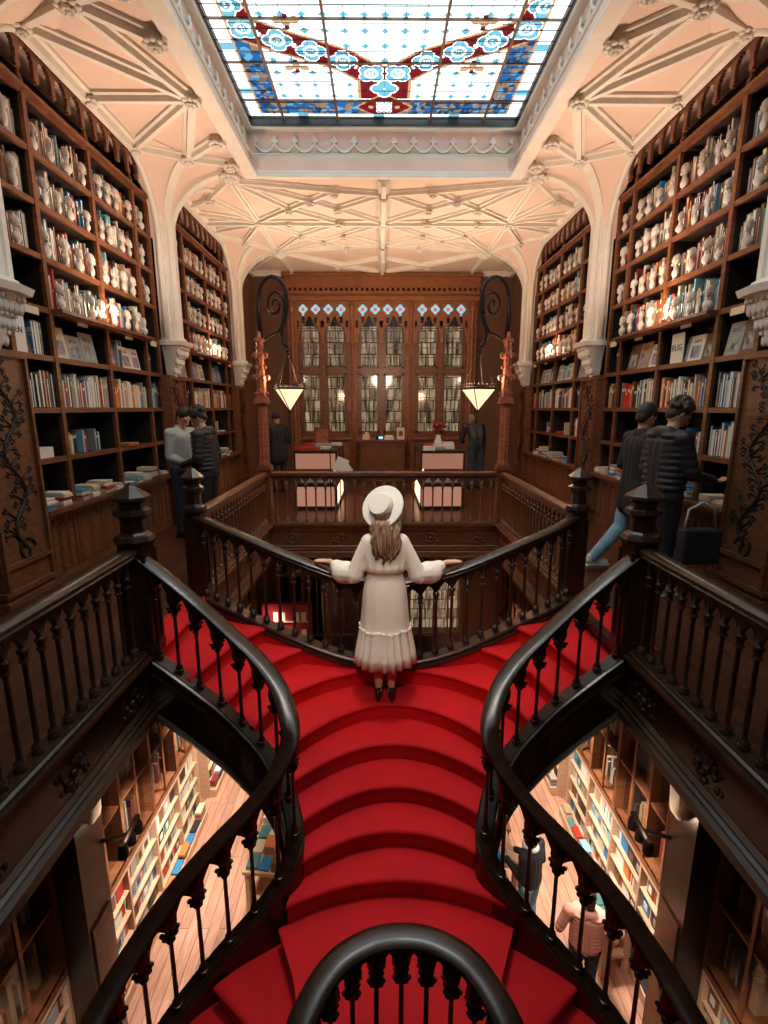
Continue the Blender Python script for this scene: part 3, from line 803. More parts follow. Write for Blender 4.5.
# slender carved columns on the far corners, with iron scroll brackets and lanterns
def torch(s, side):
    t = empty('carved_column', (s*(XR+.0), YF-.02, 0), 'slender carved reddish column on the far %s corner of the balustrade' % side, 'column', 'carved columns on the far corners')
    b = MB(); b.box(-.08, .08, -.08, .08, -.02, .80); b.box(-.10, .10, -.10, .10, .80, .86); b.box(-.09, .09, -.09, .09, .86, .89)
    b.build('pedestal', RR, t)
    b = MB()
    rows = []
    for z, r in ((.89, .085), (.95, .078), (1.72, .070), (1.76, .075)):
        rows.append([(r*(1 if k % 2 == 0 else .80)*math.cos(2*PI*k/16), r*(1 if k % 2 == 0 else .80)*math.sin(2*PI*k/16), z) for k in range(16)])
    b.grid(rows, cv=True); b.box(-.095, .095, -.095, .095, 1.76, 1.80); b.box(-.085, .085, -.085, .085, 1.80, 1.85)
    b.build('shaft', 'bronze_wood', t)
    b = MB()
    b.lathe(0, 0, [(.075, 1.85), (.07, 2.05), (.10, 2.12), (.06, 2.16), (.055, 2.36), (.085, 2.42), (.045, 2.46), (.04, 2.58), (.06, 2.62), (.03, 2.66), (.02, 2.74)], 8)
    for z, r, q in ((2.12, .10, .034), (1.9, .085, .02), (2.42, .085, .032), (2.62, .055, .024), (2.26, .07, .02), (2.52, .05, .018)):
        for i in range(6): b.ball((r*math.cos(i*PI/3), r*math.sin(i*PI/3), z), q, 6, 4, (1, 1, 1.3))
    b.build('capital', 'bronze_wood', t, smooth='auto')
    br = empty('scroll_bracket', (s*(XR-.0), YF+.03, 2.5), 'black wrought iron scroll bracket above the far %s carved column' % side, 'bracket', 'iron scroll brackets')
    b = MB(); d = -s
    def sw(P, r): b.tube([(d*x*.86, 0, z) for x, z in P], r, 8)
    b.box(-.03, .03, -.03, .03, -.05, .95) if False else None
    b.tube([(d*.02, 0, .05), (d*.0, 0, .45), (d*.02, 0, .70)], .035, 8)
    outer = [(.02, .62)] + [(.24-.22*math.cos(a), .70+.26*math.sin(a)) for a in [k*PI/10 for k in range(0, 10)]]
    outer += [(.46, .62), (.45, .50), (.42, .40), (.37, .30), (.35, .22), (.37, .12), (.42, .06), (.45, .03)]
    sw(catmull([(x, z, 0) for x, z in outer], 3) and outer, .028)
    sp = []
    for i in range(30):
        a = -.6+i*.36; r = .16*(1-i/34); sp.append((.27+r*math.cos(a), .60+r*1.25*math.sin(a)))
    sw(sp, .018)
    sw([(.0, .05), (.08, .14), (.2, .2), (.30, .24), (.37, .33), (.40, .46)], .020)
    b.build('scroll', 'iron', br, smooth=True)
    b = MB(); b.ball((d*.387, 0, .0), .03, 8, 6); b.tube([(d*.387, 0, .0), (d*.387, 0, -.06)], .010, 6); b.build('hook', 'iron', br, smooth=True)
    # lantern: inverted pyramid of glass on three rods
    lx, ly = s*XR + d*.387, YF+.03
    ln = empty('lantern', (lx, ly, 1.66), 'glowing pointed glass lantern hanging at the far %s before the brown wall' % side, 'lantern', 'hanging lanterns')
    b = MB()
    z1 = .31; R = .25
    b.lathe(0, 0, [(.012, .01), (R, z1)], 4, a0=PI/4+.35, cap=False)
    b.build('glass_shade', 'lantern_glow', ln)
    b = MB()
    c4 = [(R*1.02*math.cos(PI/4+.35+k*PI/2), R*1.02*math.sin(PI/4+.35+k*PI/2), z1) for k in range(4)]
    for k in range(4):
        b.tube([(0, 0, 0), c4[k]], .007, 5)
        p, q = Vector(c4[k]), Vector(c4[(k+1) % 4]); b.tube([tuple(p), tuple(q)], .014, 5)
        b.tube([tuple(p+Vector((0, 0, .04))), tuple(q+Vector((0, 0, .04)))], .006, 5)
        for j in range(5):
            r = p.lerp(q, j/5); b.tube([tuple(r), (r.x, r.y, r.z+.06)], .006, 4); b.ball((r.x, r.y, r.z+.065), .011, 5, 4)
    b.ball((0, 0, -.01), .018, 8, 5)
    b.build('frame', 'iron', ln)
    b = MB()
    for k in range(4): b.tube([c4[k], (c4[k][0]*.12, c4[k][1]*.12, .76)], .005, 5)
    b.ball((0, 0, .77), .03, 8, 5); b.tube([(0, 0, .77), (0, 0, .80)], .01, 6)
    b.build('rod', 'iron', ln)
    li = bpy.data.lights.new('lantern_light', 'POINT'); li.energy = 34; li.color = (1, .6, .32); li.shadow_soft_size = .14
    o = bpy.data.objects.new('lantern_light', li); COL.objects.link(o); o.location = (lx, ly-.0, 1.66+.40)
for s, side in ((-1, 'left'), (1, 'right')): torch(s, side)

# ------------------------------------------------------------------ the red stair
R0 = .155
SZ = [0, -.155, -.31, -.465, -.62, -.775, -.93, -1.085, -1.24, -1.395]
def arcpts(edge, apex, n=25, k=2.0, shift=AX):
    """nosing curve: |x| up to edge[0], y from edge[1] to apex"""
    ex, ey = edge; out = []
    for i in range(n):
        x = -ex+2*ex*i/(n-1); out.append(Vector((x+shift, ey+(apex-ey)*(1-abs(x/ex)**k), 0)))
    return out
def half(pts, n=14): return resample([(x+AX, y, 0) for x, y in pts], n)
g0 = half([(-1.69, 3.30), (-1.67, 3.5), (-1.66, 3.8), (-1.68, 4.45)])
s1 = half([(-1.43, 3.20), (-1.38, 3.38), (-1.28, 3.74), (-1.12, 4.0), (-1.02, 4.12)])
s2 = half([(-1.17, 3.18), (-1.15, 3.28), (-1.08, 3.56), (-.92, 3.80), (-.76, 3.95), (-.66, 4.05)])
n0 = half([(-.97, 3.10), (-.96, 3.20), (-.87, 3.40), (-.75, 3.58), (-.52, 3.76), (-.27, 3.86), (0, 3.895)], 18)
inner = half([(-.66, 4.05), (-.4, 3.97), (0, 3.95)], 6)
n1 = arcpts((.78, 3.06), 3.625); n2 = arcpts((.72, 2.92), 3.345); n3 = arcpts((.66, 2.73), 3.09); n4 = arcpts((.63, 2.60), 2.865); n5 = arcpts((.67, 2.47), 2.645)
STEPS = empty('staircase', (AX, 3.6, -.62), 'wide curving staircase covered in deep red carpet, leading down from the woman', 'staircase')
OFFS = Matrix.Translation((-AX, -3.6, .62))
def step(front, back, z, mat='carpet', drop=R0, name='step'):
    """tread from nosing curve front back to curve back, with rounded nosing and riser"""
    n = max(len(front), len(back)); F = resample(front, n); B = resample(back, n); b = MB()
    rows = []
    prof = [(None, 0), (.035, 0), (.015, -.004), (.003, -.014), (0, -.026), (.006, -.038), (.024, -.044), (.026, -drop-.02), (.2, -drop-.02)]
    for d, dz in prof:
        row = []
        for f, q in zip(F, B):
            if d is None: row.append((q.x, q.y, z+dz)); continue
            v = q-f; l = v.length; u = v/l if l > 1e-6 else Vector((0, 1, 0))
            if dz == 0: p = f+u*min(d, l)
            else: p = f+u*d
            row.append((p.x, p.y, z+dz))
        rows.append(row)
    b.grid(rows)
    me = b.mesh(name, mat, smooth='auto'); me.transform(OFFS)
    return link(name, me, STEPS)
def mir(pts): return [Vector((2*AX-p.x, p.y, p.z)) for p in pts]
def ext(pts, d):        # push a curve back along +y to run under the next nosing
    return [Vector((p.x, p.y+d, 0)) for p in pts]
for m in (lambda p: p, mir):
    step(m(g0), m([Vector((p.x-.22, p.y, 0)) for p in g0]), 0.002)
    step(m(s1), m([Vector((p.x-.05, p.y, 0)) for p in g0]), SZ[1])
    step(m(s2), m([Vector((p.x-.04, p.y+.02, 0)) for p in s1]), SZ[2])
    back = [Vector((p.x-.03, p.y+.03, 0)) for p in s2] + inner
    F = n0; step(m(F), m(resample(back, 18)), SZ[3])
full0 = n0+mir(n0)[::-1][1:]
step(n1, ext(resample(full0, 25), .04), SZ[4])
step(n2, ext(n1, .04), SZ[5]); step(n3, ext(n2, .04), SZ[6]); step(n4, ext(n3, .04), SZ[7]); step(n5, ext(n4, .04), SZ[8])
# landing and the two flights below it
fr = [(-.715, 2.46), (-.575, 2.18), (-.50, 1.90), (-.46, 1.60)]
b = MB()
arch = [(x, y) for x, y in [(-.46, 1.60), (-.42, 1.68), (-.25, 1.80), (.03, 1.84), (.32, 1.80), (.49, 1.68), (.53, 1.60)]]
zl = SZ[9]
poly_l = [Vector((x+AX, y, zl)) for x, y in fr]
def landing(y_a, y_b, mat, name):
    b = MB(); rows = []
    n = 24
    Bk = ext(n5, .05)
    for i in range(n+1):
        u = i/n; row = []
        # left and right edges follow the landing sides
        x0, y0 = -.715+(.255)*u, 2.46-.86*u
        L = resample([(x+AX, y, 0) for x, y in fr], n+1)[i]; Rr = Vector((2*AX-L.x, L.y, 0))
        for k in range(13):
            w = k/12; p = L.lerp(Rr, w)
            bk = resample(Bk, 13)[k]; topy = bk.y
            arcy = 1.84-.24*abs(2*w-1)**2.4
            y = (topy*(1-u)+arcy*u) if 0 < k < 12 else L.y
            y = (topy+(arcy-topy)*u)*(1-abs(2*w-1)**6) + L.y*abs(2*w-1)**6
            row.append((p.x, y, zl))
        rows.append(row)
    b.grid(rows)
    for sgn in (0, 12):
        e = [r[sgn] for r in rows]; b.grid([e, [(x, y, z-.04) for x, y, z in e], [(x+(.02 if sgn == 0 else -.02), y, z-.18) for x, y, z in e]])
    me = b.mesh('landing', mat, smooth='auto'); me.transform(OFFS); return link('landing', me, STEPS)
landing(0, 1, 'carpet', 'landing')
LOW = [[(-.72, 2.50), (-.575, 2.18), (-.50, 1.90), (-.46, 1.6)], [(-1.06, 2.26), (-.78, 2.05), (-.44, 1.72)], [(-1.32, 2.06), (-.88, 1.78), (-.44, 1.45)], [(-1.44, 1.76), (-.93, 1.50), (-.43, 1.22)],
       [(-1.5, 1.36), (-.43, 1.0)], [(-1.52, 1.02), (-.43, .76)], [(-1.52, .72), (-.43, .50)], [(-1.52, .42), (-.43, .24)], [(-1.52, .14), (-.43, -.02)], [(-1.52, -.14), (-.43, -.28)], [(-1.52, -.42), (-.43, -.54)]]
for m in (lambda p: p, mir):
    for i in range(1, len(LOW)):
        f = m(half(LOW[i])); bk = m(half(LOW[i-1]))
        dirv = Vector((0, .04, 0))
        step(f, [p+dirv for p in bk], zl-R0*i)
# dark soffit closing the underside of the stair
b = MB()
for m in (lambda p: p, mir):
    cs = [(s1, SZ[1]), (s2, SZ[2])]
b = MB()
allc = [(full0, SZ[3]), (n1, SZ[4]), (n2, SZ[5]), (n3, SZ[6]), (n4, SZ[7]), (n5, SZ[8])]
rows = []
for c, z in allc: rows.append([(p.x, p.y, z-.27) for p in resample(c, 25)])
b.grid(rows)
for m in (lambda p: p, mir):
    rows = [[(p.x, p.y, z-.27) for p in resample(m(c), 14)] for c, z in ((g0, 0), (s1, SZ[1]), (s2, SZ[2]), (n0, SZ[3]))]
    b.grid(rows)
    rows = [[(p.x, p.y, zl-R0*i-.3) for p in m(half(LOW[i]))] for i in range(len(LOW))]
    b.grid(rows)
me = b.mesh('soffit', 'case_dark', smooth=True); me.transform(OFFS); link('soffit', me, STEPS)
# red string wall under the centre rail
P = catmull([(x, y, a, b2) for x, y, a, b2 in CEN], 6)
b = MB(); b.grid([[(p.x, p.y-.045, p.z-.06) for p in P], [(p.x, p.y-.045, min(p.z-.25, -.5)) for p in P]])
me = b.mesh('string_wall', 'carpet'); me.transform(OFFS); link('string_wall', me, STEPS)
b = MB(); b.grid([[(p.x, p.y+.05, p.z-.06) for p in P], [(p.x, p.y+.05, p.z-.55) for p in P], [(p.x, p.y-.04, p.z-.55) for p in P]])
me = b.mesh('string_face', RR); me.transform(OFFS); link('string_face', me, STEPS)
# ------------------------------------------------------------------ skylight
def skylight():
    W, YT = 1.80, 7.66
    pts = [(1.66, 5.40), (1.56, 5.70), (1.46, 6.00), (1.14, 6.19), (.805, 6.34), (.468, 6.50), (.20, 6.71), (.0, 6.85)]
    C = catmull([(x, y, 0) for x, y in pts], 10)
    meds = [(1.55, 5.72, 0), (1.46, 6.02, 1), (1.14, 6.19, 0), (.805, 6.35, 0), (.468, 6.50, 0), (.155, 6.72, 1)]
    WHT, CY, CY2, RED, YEL, DB, BL, LB, TAN, BLK = (.60, .66, .66), (.055, .155, .195), (.03, .12, .19), (.055, .002, .003), (.19, .105, .05), (.004, .014, .03), (.005, .035, .10), (.04, .11, .18), (.10, .055, .03), (.01, .008, .008)
    rr = random.Random(3)
    blob = [(rr.uniform(-1.7, 1.7), rr.uniform(3, 7.7), rr.choice([BL, BL, LB, TAN, DB, TAN, BL])) for _ in range(5200)]
    cellb = {}
    for q in blob: cellb.setdefault((int(q[0]*5+100), int(q[1]*5)), []).append(q)
    def mosaic(x, y):
        best, c = 9, DB; i, j = int(x*5+100), int(y*5)
        for a in (i-1, i, i+1):
            for b in (j-1, j, j+1):
                for q in cellb.get((a, b), ()):
                    d = (q[0]-x)**2+(q[1]-y)**2
                    if d < best: best, c = d, q[2]
        return c
    def quat(dx, dy, r, diag):
        if diag: dx, dy = (dx+dy)*.7071, (dx-dy)*.7071
        o = r*.52
        return min(math.hypot(dx-o, dy), math.hypot(dx+o, dy), math.hypot(dx, dy-o), math.hypot(dx, dy+o))/(r*.56)
    def col(x, y):
        ax = abs(x)
        if y < 3.3: y = 6.6-y                       # the pattern mirrors about the middle
        D = YT-y
        if ax > 1.76 or D < .035: return (.05, .04, .035)
        if ax > 1.63 or D < .12: return WHT if (int(y*9) if ax > 1.63 else int(x*7+50)) % 7 else CY
        if ax > 1.60: return YEL
        dm = 9; k = 0
        for i, p in enumerate(C):
            d = (p.x-ax)**2+(p.y-y)**2
            if d < dm: dm, k = d, i
        dm = math.sqrt(dm); p = C[k]
        w = .19 if ax > .1 else .22
        if y < 5.4 and ax > 1.27: dm = abs(ax-1.47); 
        for mx, my, dg in meds + [(1.56, 5.35, 0), (1.5, 4.98, 1), (1.52, 4.6, 0), (1.5, 4.2, 1), (1.52, 3.85, 0)]:
            q = quat(ax-mx, y-my, .155, dg)
            if q < 1:
                rd = math.hypot(ax-mx, y-my)
                return WHT if q > .84 else (CY2 if q > .70 else ((WHT if .055 < rd < .085 else CY) if rd > .03 else WHT))
        q = quat(ax, y-7.0, .16, 0)
        if q < 1: return WHT if q > .8 else CY
        dd = ax*1.0+abs(y-7.38)*1.25                # pendant lozenge
        if dd < .38:
            if dd > .345: return YEL
            if ax < .10 and abs(y-7.38) < .12 and (int(ax*60)+int(y*60)) % 2: return WHT
            return YEL if (ax-.17)**2+(y-7.38)**2 < .0012 else RED
        if ax < .32 and 6.80 < y < 7.2: 
            return YEL if ax > .29 else RED
        if dm < w: 
            if dm > w-.03: return YEL
            if rr.random() < .0: return WHT
            return RED if not (abs((k*1.0) % 10-5) < .8 and dm < .03) else WHT
        if D < .44 and ax > .0: return mosaic(x, y) if True else None
        if ax > 1.34 and y > 5.9: return (YEL if ax < 1.36 else (mosaic(x, y)))
        for cx2, cy2 in ((1.0, 5.93), (1.0, 6.60)):   # small yellow fleurons on the ribbon's edge
            e = min(math.hypot(ax-cx2, y-cy2), math.hypot(ax-cx2-.09, y-cy2-.03*(1 if cy2 > 6.3 else -1)), math.hypot(ax-cx2+.09, y-cy2-.03*(1 if cy2 > 6.3 else -1)))
            if e < .05: return YEL
            if abs(ax-cx2) < .03 and abs(y-cy2) < .11: return RED
        gx, gy = abs(((x+.1037) / .2075) % 1-.5)*.2075, abs((y/.22) % 1-.5)*.22
        if gx+gy*1.1 < .05: return CY
        if gx < .006 or gy < .006: return (.45, .6, .65)
        return WHT
    fine, coarse = .0125, .05
    def sheet(y0, y1, cell):
        b = MB()
        b.pixels(lambda a, c: True, -1.85, 1.85, y0, y1, cell, 0, lambda a, c, d: (a, c, 5.5), colf=col); return b
    b1 = sheet(5.4, 7.7, fine); b2 = sheet(-1.0, 5.4, coarse)
    t = bpy.data.objects.new('window_1', None); COL.objects.link(t); t['kind'] = 'structure'
    b1.build('pane', 'stained_glass', t, color=True, fix=False); b2.build('pane', 'stained_glass', t, color=True, fix=False)
    b = MB()
    for x in (-1.34, -.62, .62, 1.34): b.box(x-.014, x+.014, -1, 7.7, 5.475, 5.50)
    for y in (7.22, 6.52, 5.87, 5.2, 4.4, 3.6, 2.8, 2.0, 1.2, .4, -.4): b.box(-1.85, 1.85, y-.009, y+.009, 5.48, 5.50)
    b.build('glazing_bar', 'lead_bar', t)
    b = MB()
    for y in (7.58, 7.40, 7.28, 7.04, 6.86, 6.69, 6.35, 6.18, 6.02, 5.7, 5.54, 5.38):
        b.box(-1.85, -.62, y-.003, y+.003, 5.492, 5.499); b.box(.62, 1.85, y-.003, y+.003, 5.492, 5.499)
        if y in (6.35, 5.7): b.box(-.62, .62, y-.003, y+.003, 5.492, 5.5)
    for i in range(-9, 10):
        if abs(i*.2075) < 1.65: b.box(i*.2075-.002, i*.2075+.002, 3.0, 7.55, 5.494, 5.499)
    for i in range(14, 35): b.box(-1.6, 1.6, i*.22-.002, i*.22+.002, 5.494, 5.499)
    b.box(-1.86, 1.86, 7.64, 7.72, 5.42, 5.52)
    for s in (-1, 1): b.box(s*1.80, s*1.86, -1, 7.7, 5.44, 5.52)
    b.build('lead', 'lead_thin', t)
skylight()

# ------------------------------------------------------------------ window wall at the back
def back_window():
    t = bpy.data.objects.new('window_2', None); COL.objects.link(t); t['kind'] = 'structure'
    y = YB-.12
    b = MB()
    X = [-2.13, -.72, .68, 2.13]
    for x in (-2.13, 2.13): b.box(x-.11, x+.11, y-.10, YB+.05, 0, 4.2); b.lathe(x, y-.12, [(.07, .1), (.05, .2), (.05, 3.2), (.08, 3.3), (.05, 3.36), (.05, 3.9), (.09, 4.0), (.02, 4.2)], 8)
    for x in (-.72, .68): b.box(x-.085, x+.085, y-.09, YB+.05, 0, 4.2); b.lathe(x, y-.10, [(.075, .1), (.05, .22), (.045, 3.1), (.075, 3.2), (.045, 3.26), (.045, 3.9), (.07, 4.0), (.02, 4.2)], 8)
    b.box(-2.25, 2.25, y-.10, YB, 0, .12); b.box(-2.1, 2.1, y-.02, YB, .1, .95); b.box(-2.1, 2.1, y-.12, YB, .93, .99)
    b.box(-2.28, 2.28, y-.14, YB, 4.16, 4.26); b.box(-2.32, 2.32, y-.18, YB, 4.30, 4.36); b.box(-2.26, 2.26, y-.1, YB, 4.26, 4.30)
    for i in range(38): b.box(-2.24+i*.12, -2.24+i*.12+.06, y-.15, y-.05, 4.36, 4.44)
    b.box(-2.3, 2.3, y-.10, YB, 4.44, 4.74); b.box(-2.34, 2.34, y-.14, YB, 4.70, 4.76)
    b.build('frame', 'window_wood', t)
    # sashes
    b = MB(); g = MB(); ld = MB()
    for k in range(3):
        x0, x1 = X[k]+.14, X[k+1]-.14; m = (x0+x1)/2
        for (a, c) in ((x0, m-.04), (m+.04, x1)):
            for z0, z1 in ((1.12, 2.50), (2.66, 3.80)):
                w = .07
                b.box(a, a+w, y, y+.06, z0-.06, z1+.02); b.box(c-w, c, y, y+.06, z0-.06, z1+.02)
                b.box(a, c, y, y+.06, z0-.06, z0+.02); b.box(a, c, y, y+.06, z1-.03, z1+.04)
                g.box(a+w, c-w, y+.03, y+.035, z0, z1)
                n = 5
                for j in range(1, n): zz = z0+.01+(z1-z0-.02)*j/n; ld.box(a+w, c-w, y+.015, y+.045, zz-.008, zz+.008)
                xm = (a+c)/2; ld.box(xm-.008, xm+.008, y+.015, y+.045, z0, z1)
        b.box(x0-.06, x1+.06, y-.02, y+.08, .97, 1.08); b.box(m-.05, m+.05, y-.03, y+.06, .98, 3.84); b.box(x0-.06, x1+.06, y-.01, y+.07, 2.52, 2.64)
        b.box(x0-.08, x0, y, YB, .98, 4.1); b.box(x1, x1+.08, y, YB, .98, 4.1)
    b.build('sash', 'rail_wood_red', t); g.build('pane', 'leaded_pane', t); ld.build('leading', 'lead_bar', t)
    # tracery: pierced board with a row of quatrefoils over pointed arches
    def quat(x, z): o = .058; return min(math.hypot(x-o, z), math.hypot(x+o, z), math.hypot(x, z-o), math.hypot(x, z+o)) < .055
    def cell(x):
        for k in range(3):
            if X[k]+.085 < x < X[k+1]-.085: return X[k]+.11, X[k+1]-.11
        return None
    def inside(x, z):
        c = cell(x)
        if not c: return z > 3.3
        w = (c[1]-c[0])/4; u = (x-c[0])/w; i = int(u) if 0 <= u < 4 else (0 if u < 0 else 3)
        cx = c[0]+w*(i+.5)
        if quat(x-cx, z-3.98): return False
        # pointed arches of two lights per bay, cusped pendants
        h = (c[1]-c[0])/2; j = 0 if x < c[0]+h else 1; q = abs(x-(c[0]+h*(j+.5)))/(h/2)
        low = 3.78-.50*q**1.7 + .05*math.cos(q*9)
        if abs(q-1) < .12: low = min(low, 3.22)
        if z < low: return False
        if (abs(x-cx) < .03 and 3.80 < z < 3.86) and i in (0, 3): return False
        if abs(q-.5) < .12 and 3.66 < z < 3.80: return False
        if abs(q-1) < .15 and 3.55 < z < 3.72: return False
        return True
    b = MB(); b.pixels(inside, -2.13, 2.13, 3.15, 4.18, .0125, .05, lambda a, z, d: (a, y-.08+d, z)); b.build('tracery', 'window_wood', t)
    b = MB()
    def gcol(x, z):
        c = cell(x) or (0, 1); w = (c[1]-c[0])/4; i = max(0, min(3, int((x-c[0])/w))); cx = c[0]+w*(i+.5); r = math.hypot(x-cx, z-3.98)
        if r < .045: return (.20, .035, .03)
        if r < .14: return (.08, .15, .165)
        return (.06, .07, .075)
    b.pixels(lambda a, z: cell(a) is not None and z > 3.60, -2.13, 2.13, 3.15, 4.15, .0125, 0, lambda a, z, d: (a, y-.03, z), colf=gcol)
    b.build('pane', 'stained_glass', t, color=True, fix=False)
    o = MB().box(-.86, -.63, y-.125, y-.115, 1.62, 1.90).build('notice', 'bronze_wood'); tag(o, 'small square reddish notice on the post between the first two windows', 'notice')
    o = MB().box(-.84, -.65, 0, .004, 0, 0.2)
back_window()

# desk below the window with card reader and stands
t = empty('desk', (0, 12.1, 0), 'dark wooden desk with panelled front below the middle window', 'desk')
b = MB(); b.box(-.52, .52, -.3, .3, 0, .92); b.box(-.58, .58, -.34, .34, .92, .97)
for x in (-.46, .03): b.box(x, x+.43, -.32, -.29, .12, .16); b.box(x, x+.43, -.32, -.29, .82, .86); b.box(x, x+.03, -.32, -.29, .12, .86); b.box(x+.40, x+.43, -.32, -.29, .12, .86)
b.build('body', 'case_wood', t)
t = empty('card_reader', (-.06, 11.9, .97), 'small black card terminal with lit screen on the desk', 'terminal')
MB().box(-.10, .10, -.05, .06, 0, .09).build('body', 'ebony', t); MB().box(-.03, .07, -.056, -.05, .02, .075).build('screen', 'screen', t)
t = empty('paper_stack', (.16, 11.95, .97), 'low pale stack of leaflets in the middle of the desk', 'leaflets'); MB().box(-.12, .10, -.08, .08, 0, .06).box(-.10, .08, -.07, .09, .06, .10).build('sheets', 'paper', t)
t = empty('leaflet_holder', (.43, 11.95, .97), 'cream leaflet standing upright on the right end of the desk', 'leaflet'); MB().box(-.09, .09, -.01, .01, 0, .28).build('card', 'card', t); MB().box(-.05, .05, -.012, -.01, .08, .2).build('print', 'case_wood', t)
t = empty('bell_box', (-.38, 11.95, .97), 'small cream box on the left end of the desk', 'box'); MB().box(-.09, .07, -.05, .06, 0, .12).box(-.03, .05, -.04, .04, .12, .17).build('body', 'card', t)

# glass display counters
def counter(x0, x1, label, s):
    y0, y1 = 8.35, 10.0; xc = (x0+x1)/2; w = (x1-x0)/2; dp = y1-y0
    t = empty('display_counter', (xc, y0, 0), label, 'display counter', 'lit glass display counters')
    b = MB(); b.box(-w, w, 0, dp, .96, 1.0); b.box(-w, w, 0, dp, .40, .46); b.box(-w, w, 0, dp, 0, .05)
    for a in (-w, w-.025):
        for c in (0, dp-.025): b.box(a, a+.025, c, c+.025, 0, .98)
    b.build('frame', 'case_dark', t)
    MB().box(-w+.01, w-.01, .008, .012, .46, .96).box(-s*(w-.012)-.002, -s*(w-.012)+.002, .02, dp-.02, .46, .96).build('glass', 'clear_glass', t)
    if True:
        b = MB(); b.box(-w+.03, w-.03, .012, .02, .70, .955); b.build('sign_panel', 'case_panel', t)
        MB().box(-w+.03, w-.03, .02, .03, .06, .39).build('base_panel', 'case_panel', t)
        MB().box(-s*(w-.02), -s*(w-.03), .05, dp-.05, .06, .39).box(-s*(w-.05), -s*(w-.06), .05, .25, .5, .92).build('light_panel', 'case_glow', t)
    r = random.Random(int(x0*10))
    b = MB()
    for i in range(7):
        a = -w+.1+i*(2*w-.2)/7; h = .06+.12*r.random(); b.box(a, a+.07, .08, .14, .46, .46+h)
    b.build('goods', 'paper', t)
    li = bpy.data.lights.new('counter_light', 'AREA'); li.energy = 5; li.color = (1, .66, .4); li.size = .5; li.shape = 'RECTANGLE'; li.size_y = .2
    o = bpy.data.objects.new('counter_light', li); COL.objects.link(o); o.location = (xc, y0+.2, .93)
    # things on top
    for i in range(9):
        a = x0+.06+(x1-x0-.25)*((i*.37) % 1); c = y0+.08+i*.15; h = .03+.05*r.random()
        o = link('book', BOOK_FLAT); o.location = (a+.09, c+.06, 1.0+h/2); o.scale = (.20, .14, h); o.rotation_euler.z = r.uniform(-.3, .3)
        nm, cc = r.choice([('white', (.75, .7, .62)), ('cream', (.7, .55, .38)), ('red', (.5, .03, .02)), ('grey', (.35, .33, .32))])
        o.color = (*cc, 1)
        ordn = ['front-most', 'second', 'third', 'fourth', 'fifth', 'sixth', 'seventh', 'eighth', 'rear-most'][i]
        tag(o, '%s book lying on top of the %s display counter, %s from the front' % (nm, 'left' if s < 0 else 'right', ordn), 'book', 'books on the display counters')
def book_mesh(name, mats):
    b = MB()
    # cover: back, front and rounded spine (spine at -y); x thickness, z height
    n = 5; outer = [(-.5, .5), (-.5, -.40)] + [(-.5*math.cos(PI*k/n), -.40-.10*math.sin(PI*k/n)) for k in range(1, n)] + [(.5, -.40), (.5, .5)]
    inn = [(.40, .5), (.40, -.38), (-.40, -.38), (-.40, .5)]
    poly = outer+inn
    for z, fl in ((-.5, True), (.5, False)):
        o = len(b.v); b.v += [(x, y, z) for x, y in poly]; k = len(outer)
        # strips between outer and inner
        b.face([o+0, o+1, o+k+2, o+k+3]); b.face([o+i for i in range(1, k-1)]+[o+k+1, o+k+2]); b.face([o+k-2, o+k-1, o+k, o+k+1])
    k = len(poly)
    for i in range(k): b.face((i, (i+1) % k, k+(i+1) % k, k+i))
    b.mi = 1; b.box(-.42, .42, -.38, .46, -.47, .47)
    return b.mesh(name, mats)
BOOK = book_mesh('book', ['book_cover', 'paper'])
BOOK_ART = book_mesh('book', ['cover_art', 'paper'])
def flat_mesh():
    b = MB(); b.box(-.5, .5, -.5, .5, .36, .5); b.box(-.5, .5, -.5, .5, -.5, -.36); b.box(-.5, .5, -.5, -.44, -.36, .36); b.mi = 1; b.box(-.46, .46, -.44, .45, -.36, .36)
    return b.mesh('book', ['cover_art', 'paper'])
BOOK_FLAT = flat_mesh()
counter(-1.50, -.78, 'glass display counter glowing pink at the left behind the far balustrade', -1)
counter(.62, 1.36, 'glass display counter glowing pink at the right behind the far balustrade', 1)
for s, side in ((-1, 'left'), (1, 'right')):
    x = s*1.15 if s < 0 else 1.05
    t = empty('picture_stand' if s < 0 else 'flower_vase', (x, 9.6, 1.0), 'small framed picture standing on the left display counter' if s < 0 else 'small vase of red flowers on the right display counter', 'picture' if s < 0 else 'vase')
    if s < 0:
        MB().box(-.16, .14, -.015, .015, 0, .34).build('frame', 'case_wood', t); MB().box(-.12, .10, -.02, -.015, .04, .30).build('picture', 'bronze_wood', t)
    else:
        MB().lathe(0, 0, [(.05, 0), (.08, .08), (.04, .16), (.05, .2)], 10).build('vase', 'paper', t, smooth=True)
        b = MB(); r = random.Random(2)
        for i in range(16): a = r.random()*6; q = r.random()*.13; b.ball((q*math.cos(a), q*math.sin(a), .25+.2*r.random()), .035, 6, 4)
        b.build('flowers', 'red_item', t, smooth=True)
        b = MB()
        for i in range(8): b.tube([(0, 0, .1), (.1*math.cos(i), .1*math.sin(i), .4)], .006, 4)
        b.build('stems', 'ebony', t)
t = empty('magazine_rack', (-.80, 8.25, 0), 'wire stand with white leaflets at the corner of the left display counter', 'magazine rack')
MB().tube([(-.08, 0, 0), (-.08, 0, 1.02), (-.04, 0, 1.08), (.04, 0, 1.08), (.08, 0, 1.02), (.08, 0, 0)], .010, 6).build('wire_frame', 'iron', t)
b = MB(); b.tbox(Matrix.Translation((.10, -.05, .78)) @ Matrix.Rotation(.4, 4, 'Y'), .20, .03, .24); b.tbox(Matrix.Translation((.16, -.07, .72)) @ Matrix.Rotation(.9, 4, 'Y'), .20, .02, .2); b.build('leaflet', 'paper', t)

